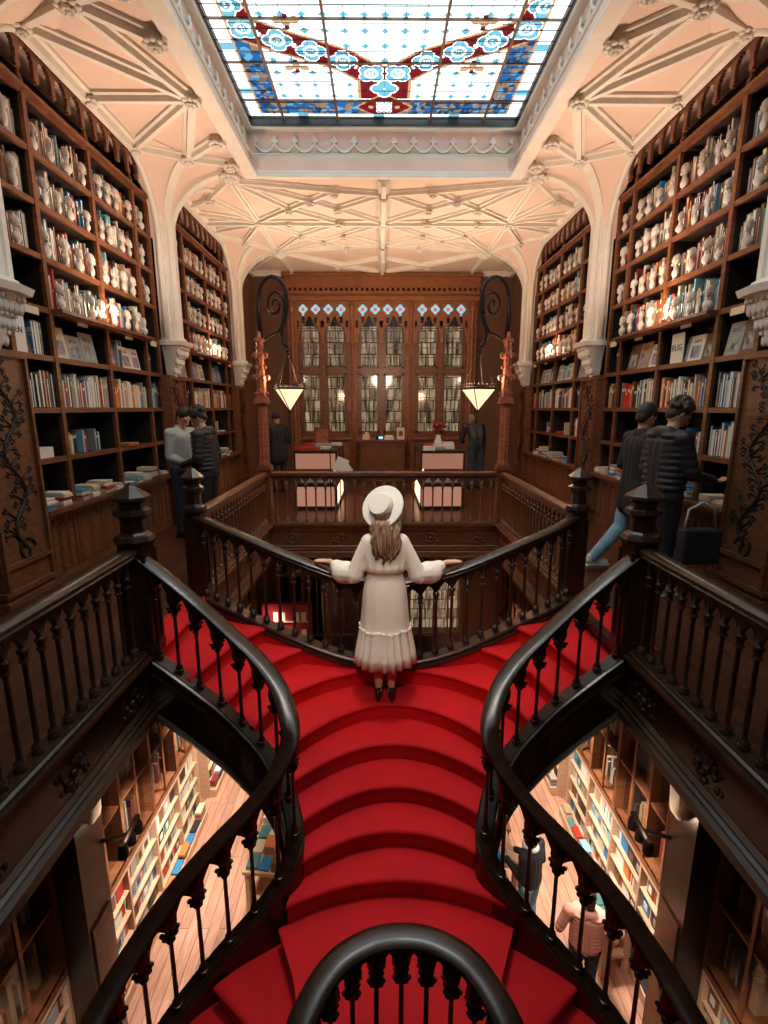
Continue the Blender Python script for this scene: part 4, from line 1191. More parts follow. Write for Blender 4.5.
# ------------------------------------------------------------------ books and busts on the shelves
PAL = [('white', (.74, .70, .62), 16), ('cream', (.66, .54, .38), 16), ('grey', (.33, .31, .29), 10), ('light blue', (.22, .50, .62), 6), ('blue', (.03, .20, .42), 6), ('red', (.48, .03, .02), 7),
       ('orange', (.66, .20, .05), 5), ('brown', (.16, .07, .03), 12), ('black', (.02, .018, .018), 16), ('teal', (.06, .20, .19), 4), ('tan', (.42, .26, .14), 9), ('dark red', (.18, .02, .02), 4)]
PW = [p for p in PAL for _ in range(p[2])]
ROWN = {.785: 'ledge row', 1.24: 'seventh row', 1.70: 'sixth row', 2.17: 'fifth row', 2.60: 'fourth row', 3.06: 'third row', 3.515: 'second row', 3.945: 'top row'}
ORD = ['first', 'second', 'third', 'fourth', 'fifth', 'sixth', 'seventh', 'eighth', 'ninth', 'tenth', 'eleventh', 'twelfth', 'thirteenth', 'fourteenth', 'fifteenth', 'sixteenth', 'seventeenth', 'eighteenth', 'nineteenth', 'twentieth'] + ['%dth' % k for k in range(21, 70)]
BAYN = ['narrow near bay', 'second bay', 'third bay', 'narrow far bay']
SPECS = []; BUSTS = []
rb = random.Random(11)
def spec(kind, c0, s, z, bay, k, loc, dims, rz, colr, extra=''):
    SPECS.append(dict(kind=kind, c0=c0, s=s, z=z, bay=bay, k=k, loc=loc, dims=dims, rz=rz, col=colr[1], cn=colr[0], tilt=0, ex=extra))
for c0, s, nm in CASES:
    U = up_y(c0)
    for bay in range(4):
        ya, yb = U[bay]+.03, U[bay+1]-.03; narrow = bay in (0, 3)
        for z in SH[:-1]:
            y = ya; k = 0
            if z == .785:           # lying piles on the ledge
                if narrow and c0 > 7: continue
                while y < yb-.14:
                    n = rb.randint(2, 6); w = rb.uniform(.13, .17); zz = z
                    for j in range(n):
                        h = rb.uniform(.014, .034); col = rb.choice(PW[:60]); k += 1
                        spec('flat', c0, s, z, bay, k, (s*(XW+.02+rb.uniform(-.01, .02)), y+w/2, zz+h/2), (w*rb.uniform(.92, 1), .21, h), PI/2*-s+rb.uniform(-.08, .08), col); zz += h
                    y += w+rb.uniform(.01, .12)
            elif z == 1.24 and not (narrow and s > 0 and bay == 0):   # mostly dark with a few leaning books and piles
                if rb.random() < .85 or not narrow:
                    y += rb.uniform(0, .2)
                    while y < yb-.3:
                        if rb.random() < .5:
                            zz = z
                            for j in range(rb.randint(1, 3)):
                                h = rb.uniform(.02, .045); k += 1
                                spec('flat', c0, s, z, bay, k, (s*(XW+.12), y+.14, zz+h/2), (.26, .18, h), PI/2*-s, rb.choice(PAL[:2]+[PAL[5], PAL[6], PAL[3]])); zz += h
                            y += .32
                        else:
                            for j in range(rb.randint(1, 4)):
                                th = rb.uniform(.02, .035); h = rb.uniform(.19, .25); k += 1
                                spec('up', c0, s, z, bay, k, (s*(XW+.14), y+th/2, z+h/2), (th, .17, h), PI/2*s, rb.choice(PW)); y += th+.002
                            y += rb.uniform(.05, .25)
            elif z == 2.17:         # display row: covers turned to the front
                while y < yb-.18:
                    w = rb.uniform(.19, .27); h = rb.uniform(.24, .33)
                    if y+w > yb: w = yb-y-.005
                    k += 1
                    if rb.random() < .78:
                        spec('face', c0, s, z, bay, k, (s*(XW+.06), y+w/2, z+h/2), (.022, w, h), 0, rb.choice([PAL[0], PAL[1], PAL[3], PAL[4], PAL[5], PAL[7], PAL[0], PAL[2], PAL[10]])); y += w+.012
                    else:
                        for j in range(4):
                            th = rb.uniform(.02, .04); spec('up', c0, s, z, bay, k, (s*(XW+.10), y+th/2, z+h/2), (th, .17, h), PI/2*s, rb.choice(PW)); y += th+.002; k += 1
                        y += .02
            else:
                if z == 2.60 and narrow: continue
                tall = z == 1.70 or z == 1.24; up = z >= 2.6
                nb = (4 if not narrow else 1) if up else 0
                by = [ya+(yb-ya)*(j+.5)/nb+rb.uniform(-.05, .05) for j in range(nb)] if nb else []
                for j, q in enumerate(by): BUSTS.append((c0, s, z, bay, j, q, rb.uniform(.9, 1.12), rb.uniform(-.7, .7)))
                base = rb.choice(PAL)
                while y < yb-.03:
                    th = rb.uniform(.016, .040)*(1.15 if tall else 1.05); h = rb.uniform(.24, .35) if tall else rb.uniform(.23, .34)
                    if up and rb.random() < .10: h = rb.uniform(.34, .39)
                    if rb.random() < .35: base = rb.choice(PW)
                    if y+th > yb: break
                    k += 1
                    xo = -.03 if (up and z == 2.60 and not narrow) else (.045 if up else .012)
                    spec('up', c0, s, z, bay, k, (s*(XW+xo+.085+rb.uniform(0, .015)), y+th/2, z+h/2), (th, .17, h), PI/2*s, base if rb.random() < .5 else rb.choice(PW)); y += th+.0015
                    if rb.random() < .03: y += rb.uniform(.03, .07)
# size in the picture
CAMP = Vector((-.06, 0, 1.70)); TH = math.radians(11.75)
def project(p):
    X, Y, Zz = p[0]+.06, p[1], p[2]-1.70; zc = Y*math.cos(TH)-Zz*math.sin(TH); yc = Y*math.sin(TH)+Zz*math.cos(TH)
    return 380+500*X/zc, 512-500*yc/zc, zc
for q in SPECS:
    u, v, zc = project(q['loc']); dx = abs(q['loc'][0])
    vis = -4 < u < 772 and -6 < v < 1024
    w = q['dims'][0] if q['kind'] != 'face' else q['dims'][1]
    q['area'] = (w*q['dims'][2]*(dx/q['loc'][1])*(500/zc)**2 * {'up': 1, 'face': 1.0, 'flat': 1.3}[q['kind']]) if vis else -1
SPECS.sort(key=lambda q: -q['area'])
def side(q): return ('near' if q['c0'] < 5 else 'far')+(' left' if q['s'] < 0 else ' right')
rest = MB()
for i, q in enumerate(SPECS):
    x, y, z = q['loc']; t, d, h = q['dims']
    if i < 290:
        if q['kind'] == 'up':
            o = link('book', BOOK); txt = '%s%s book, %s standing, %s, %s, %s bookcase' % ('thin ' if t < .022 else ('thick ' if t > .036 else ''), q['cn'], ORD[q['k']-1], ROWN[q['z']], BAYN[q['bay']], side(q)); g = 'books standing on the shelves'
        elif q['kind'] == 'face':
            o = link('book', BOOK_ART); txt = '%s book with pictured cover facing out, %s in %s, %s, %s bookcase' % (q['cn'], ORD[q['k']-1], ROWN[q['z']], BAYN[q['bay']], side(q)); g = 'display books facing out'
            o.rotation_euler.y = q['s']*.16; 
        else:
            o = link('book', BOOK_FLAT); txt = '%s book lying flat, %s in piles of %s, %s, %s bookcase' % (q['cn'], ORD[q['k']-1], ROWN[q['z']], BAYN[q['bay']], side(q)); g = 'books lying in piles'
        o.location = q['loc']; o.scale = q['dims']
        o.rotation_euler.z = q['rz']
        if q['kind'] == 'face': o.scale = (t, d, h); 
        o.color = (*q['col'], 1)
        w = txt.split()
        tag(o, ' '.join(w[:16]), 'book', g)
    else:
        rest.col = q['col']
        M = Matrix.Translation(q['loc']) @ Matrix.Rotation(q['rz'], 4, 'Z')
        rest.tbox(M, t, d, h)
        if q['kind'] == 'up' and q['area'] > 8:      # title band on the spine
            rest.col = (.7, .6, .42); a = s = q['s']
            rest.box(x-s*(d/2+.001), x-s*(d/2-.01), y-t*.42, y+t*.42, z+h*.18, z+h*.30)
# ------------------------------------------------------------------ ground floor bookcases
GR = [-5.0, -4.70, -4.40, -4.10, -3.80]
rg = random.Random(5)
for s, sd in ((-1, 'left'), (1, 'right')):
    for c0, c1, nm in ((.2, 3.9, 'nearest'), (4.35, 7.4, 'middle'), (7.85, 12.5, 'farthest')):
        t = empty('bookcase', (s*XW, (c0+c1)/2, GZ), '%s bright ground floor bookcase along the %s wall, with dark glazed cupboards above' % (nm, sd), 'bookcase', 'ground floor bookcases')
        off = Matrix.Translation((-s*XW, -(c0+c1)/2, -GZ))
        def part(mb, n2, mat, **k): me = mb.mesh(n2, mat, **k); me.transform(off); return link(n2, me, t)
        n = max(2, int((c1-c0)/.75)); U = [c0+(c1-c0)*i/n for i in range(n+1)]
        part(MB().box(s*(XW+.30), s*3.55, c0, c1, GZ, -.5), 'back_panel', 'pale_wood')
        part(MB().box(s*(XW-.12), s*3.5, c0, c1, GZ, -5.06).box(s*(XW-.02), s*(XW-.0), c0, c1, -3.78, -3.66), 'base', 'pale_wood')
        b = MB()
        for z in GR: b.box(s*XW, s*(XW+.3), c0, c1, z-.02, z)
        part(b, 'shelf', 'pale_wood')
        for y in U: part(MB().box(s*(XW-.01), s*(XW+.3), y-.018, y+.018, GZ, -3.7), 'upright', 'pale_wood')
        b = MB(); b.box(s*(XW-.03), s*(XW+.3), c0, c1, -3.72, -3.66); b.box(s*(XW-.03), s*(XW+.3), c0, c1, -.62, -.5)
        for y in U: b.box(s*(XW-.02), s*(XW+.3), y-.03, y+.03, -3.7, -.55)
        for y0, y1 in zip(U, U[1:]):
            for z in (-2.9, -2.1, -1.3): b.box(s*(XW-.0), s*(XW+.28), y0, y1, z-.015, z+.015)
            m = (y0+y1)/2; b.box(s*(XW-.012), s*(XW+.012), m-.02, m+.02, -3.66, -.62)
        part(b, 'cupboard', 'case_wood'); part(MB().box(s*(XW+.27), s*(XW+.29), c0, c1, -3.66, -.55), 'cupboard_back', 'case_dark')
        part(MB().box(s*(XW+.10), s*(XW+.105), c0, c1, -3.66, -.62), 'glass', 'clear_glass')
        for y0, y1 in zip(U, U[1:]):
            for z in GR[:-1]:
                y = y0+.03
                while y < y1-.06:
                    if rg.random() < .40:
                        w = min(rg.uniform(.12, .20), y1-.03-y); rest.col = rg.choice(PW)[1]; rest.box(s*(XW+.05), s*(XW+.075), y, y+w, z, z+rg.uniform(.17, .25)); y += w+.01
                        if rg.random() < .6: rest.col = rg.choice(PW)[1]; rest.box(s*(XW+.045), s*(XW+.05), y-w*.8, y-w*.3, z+.05, z+.14)
                    else:
                        th = rg.uniform(.015, .04); rest.col = rg.choice(PW[:70])[1]; rest.box(s*(XW+.06), s*(XW+.2), y, y+th, z, z+rg.uniform(.17, .25)); y += th+.002
            y = y0+.05
            while y < y1-.2:
                w = rg.uniform(.14, .24); rest.col = rg.choice(PW)[1]; z = -5.06
                for j in range(rg.randint(1, 4)): h = rg.uniform(.02, .05); rest.box(s*(XW-.10), s*(XW-.0), y, y+w, z, z+h); z += h; rest.col = rg.choice(PW)[1]
                y += w+.03
            for z in (-3.66, -2.9, -2.1, -1.3):
                y = y0+.05
                while y < y1-.06:
                    th = rg.uniform(.02, .05)
                    rest.col = rg.choice([PAL[7], PAL[8], PAL[11], PAL[10], PAL[2]])[1]  # dark covers only: dimness inside the cupboards put into the book colours
                    if rg.random() < .5: rest.box(s*(XW+.14), s*(XW+.26), y, y+th, z+.015, z+rg.uniform(.25, .5))
                    y += th+.003
for s in (-1, 1):          # the stretch nearest the viewer, mostly beyond the frame
    for z in SH[:-1]:
        y = -.7
        while y < 3.6:
            if any(abs(y-q) < .04 for q in (-.6, .45, 1.5, 2.55, 3.5)): y += .05
            th = rg.uniform(.018, .042); h = rg.uniform(.22, .34); rest.col = rg.choice(PW)[1]
            if rg.random() > .04: rest.box(s*(XW+.04), s*(XW+.21), y, y+th, z, z+h)
            y += th+.002
o = rest.build('books', 'books_attr', None, color=True, fix=False); tag(o, 'the many smaller books filling the farther and lower shelves', 'books', kind='stuff')

# plaster busts
def bust_mesh():
    b = MB(); b.lathe(0, 0, [(.036, 0), (.038, .012), (.024, .018), (.024, .03), (.04, .045)], 8)
    o = MB()
    o.ball((0, 0, .075), .062, 10, 6, (1.2, .75, .85)); o.tube([(0, 0, .09), (0, .004, .16)], [.034, .028], 8)
    o.ball((0, .008, .205), .052, 12, 8, (.82, 1, 1.18)); o.ball((0, -.012, .225), .052, 10, 6, (.95, .9, .95)); o.ball((0, .058, .200), .012, 6, 4, (.7, 1, 1.3)); o.ball((0, .048, .165), .020, 6, 4)
    for sx in (-1, 1): o.ball((sx*.045, 0, .20), .013, 6, 4, (.5, 1, 1.4))
    o.ball((0, -.035, .215), .035, 8, 5)
    base = len(b.v); b.v += o.v; b.f += [tuple(i+base for i in f) for f in o.f]; b.m += o.m; b.c += o.c
    return b.mesh('bust', 'bust_plaster', smooth=True)
BM = bust_mesh()
nrow = {}
BUSTS = [q for q in BUSTS if -8 < project((q[1]*XW, q[5], q[2]+.15))[0] < 776 and project((q[1]*XW, q[5], q[2]+.15))[1] > -12]
for c0, s, z, bay, j, y, k, rz in sorted(BUSTS, key=lambda q: (q[0], q[1], q[2], q[5])):
    key = (c0, s, z); nrow[key] = nrow.get(key, 0)+1
    o = link('bust', BM); xo = -.105 if (z == 2.60 and bay in (1, 2)) else -.03
    o.location = (s*(XW+xo+.03), y, z); o.scale = (k*.66, k*.66, k*.88); o.rotation_euler.z = PI/2*s+rz
    tag(o, 'white plaster bust, %s from near end of the %s, %s %s bookcase' % (ORD[nrow[key]-1], ROWN[z], 'near' if c0 < 5 else 'far', 'left' if s < 0 else 'right'), 'bust', 'plaster busts on the bookcases')

# book covers with lettering on the display shelves
def lettered(x, y, z, s, w, h, txt, size, cname, colr, label):
    t = empty('book', (x, y, z), label, 'book', 'lettered display books'); 
    c = link('cover', BOOK); c.parent = t; c.scale = (.02, w, h); c.location = (0, 0, h/2); c.color = (*colr, 1)
    c.data = BOOK_PLAIN
    for ln, (tx, zz, sz, mt) in enumerate(txt):
        cu = bpy.data.curves.new('lettering', 'FONT'); cu.body = tx; cu.size = sz; cu.align_x = 'CENTER'; cu.extrude = .0008
        tmp = bpy.data.objects.new('tmp', cu); COL.objects.link(tmp); dg = bpy.context.evaluated_depsgraph_get(); dg.update()
        me = bpy.data.meshes.new_from_object(tmp.evaluated_get(dg)); bpy.data.objects.remove(tmp); me.materials.clear(); me.materials.append(MAT[mt])
        o = link('lettering', me, t)
        o.location = (-s*.0125, 0, zz); o.rotation_euler = (PI/2, 0, PI/2 if s < 0 else -PI/2)
def plain_cover():
    m, nt, out = nodes('cover_plain'); p = N(nt, 'ShaderNodeBsdfPrincipled', Roughness=.4); oi = N(nt, 'ShaderNodeObjectInfo')
    nt.links.new(oi.outputs['Color'], p.inputs['Base Color']); nt.links.new(p.outputs[0], out.inputs[0])
plain_cover(); BOOK_PLAIN = book_mesh('cover', ['cover_plain', 'paper'])
lettered(XW+.01, 5.62, 2.175, 1, .22, .31, [('RUG', .13, .095, 'ebony')], 0, '', (.72, .66, .55), 'white book lettered RUG facing out on the near right bookcase')
lettered(-XW-.01, 4.50, 2.175, -1, .22, .30, [('GEN', .16, .075, 'ebony')], 0, '', (.74, .72, .66), 'pale book lettered GEN facing out at the near end of the left bookcase')
# ------------------------------------------------------------------ people
def baked(mb, voxel, mat, name, smooth_it=4):
    me = mb.mesh(name+'_rough', mat, fix=False)
    o = bpy.data.objects.new('tmp', me); COL.objects.link(o)
    r = o.modifiers.new('r', 'REMESH'); r.mode = 'VOXEL'; r.voxel_size = voxel; r.use_smooth_shade = True
    s = o.modifiers.new('s', 'SMOOTH'); s.factor = .5; s.iterations = smooth_it
    dg = bpy.context.evaluated_depsgraph_get(); dg.update()
    out = bpy.data.meshes.new_from_object(o.evaluated_get(dg)); out.name = name
    bpy.data.objects.remove(o); bpy.data.meshes.remove(me)
    out.materials.clear(); out.materials.append(MAT[mat])
    out.polygons.foreach_set('use_smooth', [True]*len(out.polygons)); return out
def cap2(b, p, q, r1, r2, n=5):
    """closed tapered capsule"""
    P, Q = Vector(p), Vector(q); d = Q-P; pts, rr = [], []
    u = d.normalized() if d.length > 1e-6 else Vector((0, 0, 1))
    for i in range(4): a = PI/2*(i+.3)/4.3; pts.append(P-u*r1*math.cos(a)); rr.append(r1*math.sin(a))
    for i in range(n+1): t = i/n; pts.append(P.lerp(Q, t)); rr.append(r1+(r2-r1)*t)
    for i in range(4): a = PI/2*(1-(i+.6)/4.3); pts.append(Q+u*r2*math.cos(a)); rr.append(r2*math.sin(a))
    b.tube([tuple(p) for p in pts], rr, 10)
def chain(b, pts, rs):
    for i in range(len(pts)-1): cap2(b, pts[i], pts[i+1], rs[i], rs[i+1])
def hand(b, wr, d, up, side, curl=.4, k=1.0):
    """palm and five fingers: d = pointing direction, up = back of the hand, side = thumb side"""
    d, up, side = Vector(d).normalized(), Vector(up).normalized(), Vector(side).normalized(); W = Vector(wr)
    cap2(b, W, W+d*.03*k, .024*k, .022*k)
    for t in (-.028, -.010, .010, .028): cap2(b, W+d*.02*k+side*t*.7*k, W+d*.082*k+side*t*k, .013*k, .0115*k)
    for t, L in ((.030, .066), (.010, .076), (-.010, .070), (-.029, .054)):
        p = W+d*.085*k+side*t*k; q = p+(d-up*curl*.5).normalized()*L*.45*k; r = q+(d-up*curl*1.2).normalized()*L*.35*k; e = r+(d-up*curl*1.9).normalized()*L*.28*k
        chain(b, [p, q, r, e], [.0095*k, .0085*k, .008*k, .007*k])
    p = W+d*.02*k+side*.024*k; q = p+(d*.6+side*.7-up*.2).normalized()*.038*k; e = q+(d*.9+side*.3-up*curl*.6).normalized()*.034*k
    chain(b, [p, q, e], [.013*k, .0105*k, .008*k])
def headgeo(b, c, yaw, pitch, k=1.0):
    M = Matrix.Rotation(yaw, 4, 'Z') @ Matrix.Rotation(pitch, 4, 'X'); C = Vector(c)
    T = lambda p: C+M @ (Vector(p)*k)
    b.ball(C, .1*k, 14, 10, (.76, .95, 1.12), M)
    b.ball(T((0, .025, -.045)), .075*k, 12, 8, (.78, .85, .95), M)
    b.ball(T((0, .05, -.095)), .028*k, 8, 6)
    cap2(b, T((0, .096, .0)), T((0, .112, -.035)), .009*k, .014*k)
    cap2(b, T((-.018, .092, -.065)), T((.018, .092, -.065)), .010*k, .010*k)
    cap2(b, T((-.034, .083, .018)), T((.034, .083, .018)), .012*k, .012*k)
    for s in (-1, 1): b.ball(T((s*.076, -.005, -.01)), .022*k, 6, 6, (.35, .7, 1.2), M)
    return T, M
def hairgeo(T, M, k, style):
    b = MB()
    b.ball(T((0, -.016, .028)), .108*k, 14, 9, (.80, .94, 1.02), M)
    if style == 'short':
        b.ball(T((0, -.045, -.025)), .085*k, 12, 8, (.86, .7, .9), M)
    if style == 'curly':
        r = random.Random(4)
        for i in range(60):
            a = r.uniform(0, 2*PI); e = r.uniform(-.2, 1.4); p = (.088*math.cos(a)*math.cos(e), -.02+.10*math.sin(a)*math.cos(e), .03+.105*math.sin(e))
            if p[1] > .05 and p[2] < .08: continue
            b.ball(T(p), .026*k, 6, 4)
        b.ball(T((0, -.05, -.02)), .08*k, 10, 6, (.9, .7, .9), M)
    if style == 'beanie':
        b.ball(T((0, 0, .035)), .112*k, 14, 9, (.84, .96, .98), M); b.ball(T((0, .0, .01)), .106*k, 14, 5, (.88, .98, .35), M)
    if style == 'bun':
        b.ball(T((0, -.05, -.03)), .08*k, 10, 6, (.95, .7, 1), M); b.ball(T((0, -.09, .07)), .04*k, 8, 6)
    return b
def figure(label, loc, rz, P, mats, hair='short', k=1.0, group=None, coat=0, quilt=False, voxel=.011, shoes=True, curl=.6, extra=None):
    """P: joints (local, y forward). mats: skin, top, legs, shoe, hair"""
    D = dict(pel=(0, 0, .93), wai=(0, .0, 1.08), che=(0, .01, 1.30), nec=(0, 0, 1.47), hed=(0, .03, 1.625),
             shl=(-.18, 0, 1.40), ell=(-.24, -.02, 1.12), wrl=(-.25, .10, .90), shr=(.18, 0, 1.40), elr=(.24, -.02, 1.12), wrr=(.25, .10, .90),
             hil=(-.09, 0, .90), knl=(-.10, .02, .50), anl=(-.10, -.01, .09), hir=(.09, 0, .90), knr=(.10, .02, .50), anr=(.10, -.01, .09), yaw=0, pitch=0, hul=None, hur=None)
    D.update(P)
    t = empty('person', loc, label, 'person', group, rz); t.scale = (k, k, k)
    V = lambda n: Vector(D[n])
    b = MB()
    T, M = headgeo(b, D['hed'], D['yaw'], D['pitch'])
    cap2(b, V('nec')-Vector((0, 0, .04)), V('hed')-Vector((0, .02, .06)), .055, .05)
    for sg in (-.06, .06): cap2(b, V('che')+Vector((sg, 0, .02)), V('wai')+Vector((sg*.7, 0, 0)), .10, .085)
    cap2(b, V('wai'), V('pel'), .10, .12)
    for q in 'lr':
        s = -1 if q == 'l' else 1
        cap2(b, V('nec')-Vector((0, 0, .05)), V('sh'+q), .05, .055); chain(b, [V('sh'+q), V('el'+q), V('wr'+q)], [.050, .038, .026])
        chain(b, [V('hi'+q), V('kn'+q), V('an'+q)], [.085, .055, .038]); cap2(b, V('an'+q)-Vector((0, .03, .03)), V('an'+q)+Vector((0, .13, -.055)), .04, .03)
        d = D['hu'+q] or (V('wr'+q)-V('el'+q)); d = Vector(d).normalized()
        sd = Vector((-s, 0, 0)) - d*Vector((-s, 0, 0)).dot(d)
        if sd.length < .2: sd = Vector((0, 1, 0)) - d*d.y
        sd.normalize(); up = sd.cross(d)*(1 if q == 'r' else -1)
        if q == 'l': up = d.cross(sd)*-1 if False else up
        hand(b, V('wr'+q), d, -up if up.y < 0 and abs(d.z) > .7 else up, sd, curl)
    link('body', baked(b, .0065, mats[0], 'body', 2), t)
    top = MB(); w = .012
    cap2(top, V('che')+Vector((0, -.01, .03)), V('pel')+Vector((0, 0, .0-(coat or 0))), .12, .13)
    for sg in (-.075, .075):
        cap2(top, V('che')+Vector((sg, -.005, .03)), V('wai')+Vector((sg*.8, 0, 0)), .125, .118); cap2(top, V('wai')+Vector((sg*.8, 0, 0)), V('pel')+Vector((sg*.8, 0, .02)), .118, .128)
    if coat: 
        for sg in (-.07, .07): cap2(top, V('pel')+Vector((sg, 0, 0)), V('pel')+Vector((sg, 0, -coat)), .135, .14)
    cap2(top, V('nec')-Vector((.07, 0, .06)), V('nec')-Vector((-.07, 0, .06)), .07, .07)
    for q in 'lr':
        cap2(top, V('nec')-Vector((0, 0, .07)), V('sh'+q), .075, .078)
        a, e, c = V('sh'+q), V('el'+q), V('wr'+q)
        if quilt:
            n = 9
            for i in range(n+1):
                p = a.lerp(e, i/n*2) if i <= n/2 else e.lerp(c, (i/n*2-1)); top.ball(p, .074-.014*i/n, 10, 6, (1, 1, .8))
        chain(top, [a, e, c-(c-e).normalized()*.02], [.072, .056, .044])
    if quilt:
        for i in range(9):
            z = D['wai'][2]-.10+i*.055; f = (z-D['pel'][2])/(D['che'][2]-D['pel'][2]); p = V('pel').lerp(V('che'), f)
            for sg in (-.08, .08): top.ball((p.x+sg, p.y, z), .135, 14, 5, (1, 1, .30))
        cap2(top, V('nec')+Vector((-.06, -.05, -.02)), V('nec')+Vector((.06, -.05, -.02)), .055, .055)
    else:
        cap2(top, V('nec')+Vector((-.03, -.01, -.02)), V('nec')+Vector((.03, -.01, -.02)), .062, .062)
    link('jacket' if (coat or quilt) else 'shirt', baked(top, voxel, mats[1], 'top', 3), t)
    leg = MB()
    for q in 'lr':
        cap2(leg, V('pel')-Vector((0, 0, .02)), V('hi'+q), .12, .115); chain(leg, [V('hi'+q), V('kn'+q), V('an'+q)+Vector((0, 0, .0))], [.108, .075, .060])
    link('trousers', baked(leg, voxel, mats[2], 'trousers', 3), t)
    if shoes:
        for q in 'lr':
            s = MB(); a = V('an'+q); a.z = max(a.z, .06)
            cap2(s, a+Vector((0, -.04, -.035)), a+Vector((0, .14, -.055)), .048, .038); cap2(s, a+Vector((0, -.02, 0)), a+Vector((0, .05, -.03)), .05, .045)
            s.box(a.x-.045, a.x+.045, a.y-.09, a.y+.18, a.z-.092, a.z-.07)
            link('shoe', baked(s, .009, mats[3], 'shoe', 2), t)
    link('hat' if hair == 'beanie' else 'hair', baked(hairgeo(T, M, 1, hair), .008, mats[4], 'hair', 2), t)
    if extra: extra(t, V)
    return t
def scarf(t, V):
    b = MB(); b.tube([(.07*math.cos(a), .02+.085*math.sin(a), 1.46) for a in [k*.42 for k in range(16)]], .035, 7); b.tube([(.03, .10, 1.44), (.05, .15, 1.3), (.04, .15, 1.12)], .03, 6); b.build('scarf', 'white_cloth', t, smooth=True)
# left gallery: two men reading together
figure('man in pale grey shirt facing the man in black on the left gallery', (-2.66, 6.62, 0), -2.0, dict(yaw=-.1, pitch=-.6, hed=(0, .07, 1.615), ell=(-.22, -.02, 1.10), elr=(.22, .0, 1.10), wrl=(-.10, .24, 1.02), wrr=(.12, .24, 1.0), hul=(1, .5, 0), hur=(-1, .5, 0)),
    ('skin', 'grey_shirt', 'dark_denim', 'shoe_black', 'hair_dark'), k=.985, group=None)
figure('man in black padded jacket and curly dark hair looking down, on the left gallery', (-2.24, 6.30, 0), 1.45, dict(yaw=.2, pitch=-.6, hed=(0, .07, 1.615), elr=(.23, -.04, 1.10), wrr=(.21, .10, .90), wrl=(-.10, .26, 1.02), ell=(-.22, .0, 1.1), hul=(1, .4, 0)),
    ('skin', 'puffer', 'black_cloth', 'shoe_black', 'hair_dark'), quilt=True, hair='curly', k=.985)
# right gallery
def bag(t, V):
    c = V('wrr'); b = MB(); b.box(c.x-.05, c.x+.05, c.y-.17, c.y+.17, .30, .66); b.tube([(c.x, c.y-.08, .66), (c.x, c.y-.05, .82), (c.x, c.y+.05, .82), (c.x, c.y+.08, .66)], .012, 6)
figure('person in black coat and pale blue jeans, behind the padded jacket on the right gallery', (2.56, 5.03, 0), -1.45, dict(yaw=.2, pitch=-.45, anr=(.10, .10, .09), knr=(.10, .10, .50), anl=(-.12, -.34, .14), knl=(-.11, -.06, .48), wrr=(.12, .26, 1.02), wrl=(-.14, .2, 1.0), ell=(-.22, -.04, 1.12)),
    ('skin', 'black_cloth', 'denim', 'shoe_white', 'hair_dark'), coat=.22, k=1.0)
figure('person with brown curly hair in dark padded jacket reaching toward the right bookcase', (2.50, 4.46, 0), -1.4, dict(yaw=-.2, pitch=-.6, hed=(0, .08, 1.605), wrr=(.14, .34, 1.04), elr=(.23, .08, 1.10), hur=(0, 1, -.1), wrl=(-.22, .12, .84), ell=(-.22, -.02, 1.08)),
    ('skin', 'puffer', 'black_cloth', 'shoe_white', 'hair_brown'), quilt=True, hair='curly', k=1.03)
t = empty('handbag', (2.60, 4.02, .42), 'dark handbag with pale strap beside the padded jacket on the right gallery', 'bag')
b = MB(); b.box(-.16, .16, -.06, .06, 0, .30); b.build('body', 'black_cloth', t, bevel=.02)
MB().tube([(-.13, -.0, .29), (-.11, 0, .46), (0, 0, .52), (.10, 0, .46), (.13, 0, .29)], .011, 6).build('strap', 'grey_shirt', t, smooth=True)
# back of the gallery
figure('person in black with a dark knitted cap, at the back left below the lantern', (-2.12, 10.2, 0), .5, dict(yaw=.1, pitch=-.5, hed=(0, .06, 1.61), wrl=(-.10, .28, 1.12), wrr=(.10, .28, 1.12)),
    ('skin', 'black_cloth', 'black_cloth', 'shoe_black', 'black_cloth'), hair='beanie', coat=.2, k=.93)
figure('stooping person with grey hair in a dark jacket, at the back right below the lantern', (1.98, 10.6, 0), .2, dict(che=(0, .12, 1.24), nec=(0, .24, 1.36), hed=(0, .36, 1.44), shl=(-.18, .20, 1.30), shr=(.18, .20, 1.30), ell=(-.26, .24, 1.02), elr=(.26, .24, 1.02), wrl=(-.14, .42, .98), wrr=(.22, .44, .96), pitch=-.9),
    ('skin', 'puffer', 'dark_denim', 'shoe_black', 'hair_grey'), k=1.0)
# ground floor
figure('person in dark top, white scarf and pale jeans at the ground floor book table', (1.88, 5.38, GZ), .7, dict(pitch=-.5, wrl=(-.1, .32, 1.1), wrr=(.12, .34, 1.08)),
    ('skin', 'black_cloth', 'denim', 'shoe_white', 'white_cloth'), k=.96, extra=scarf)
figure('person in pink padded jacket and dark jeans, below on the ground floor at the right', (2.30, 4.62, GZ), -.25, dict(pitch=-.4, shl=(-.23, 0, 1.40), shr=(.23, 0, 1.40), ell=(-.33, -.02, 1.12), elr=(.33, -.02, 1.12), wrl=(-.22, .28, 1.0), wrr=(.24, .30, 1.0)),
    ('skin', 'pink_cloth', 'dark_denim', 'shoe_black', 'hair_brown'), hair='bun', quilt=True, k=.90)

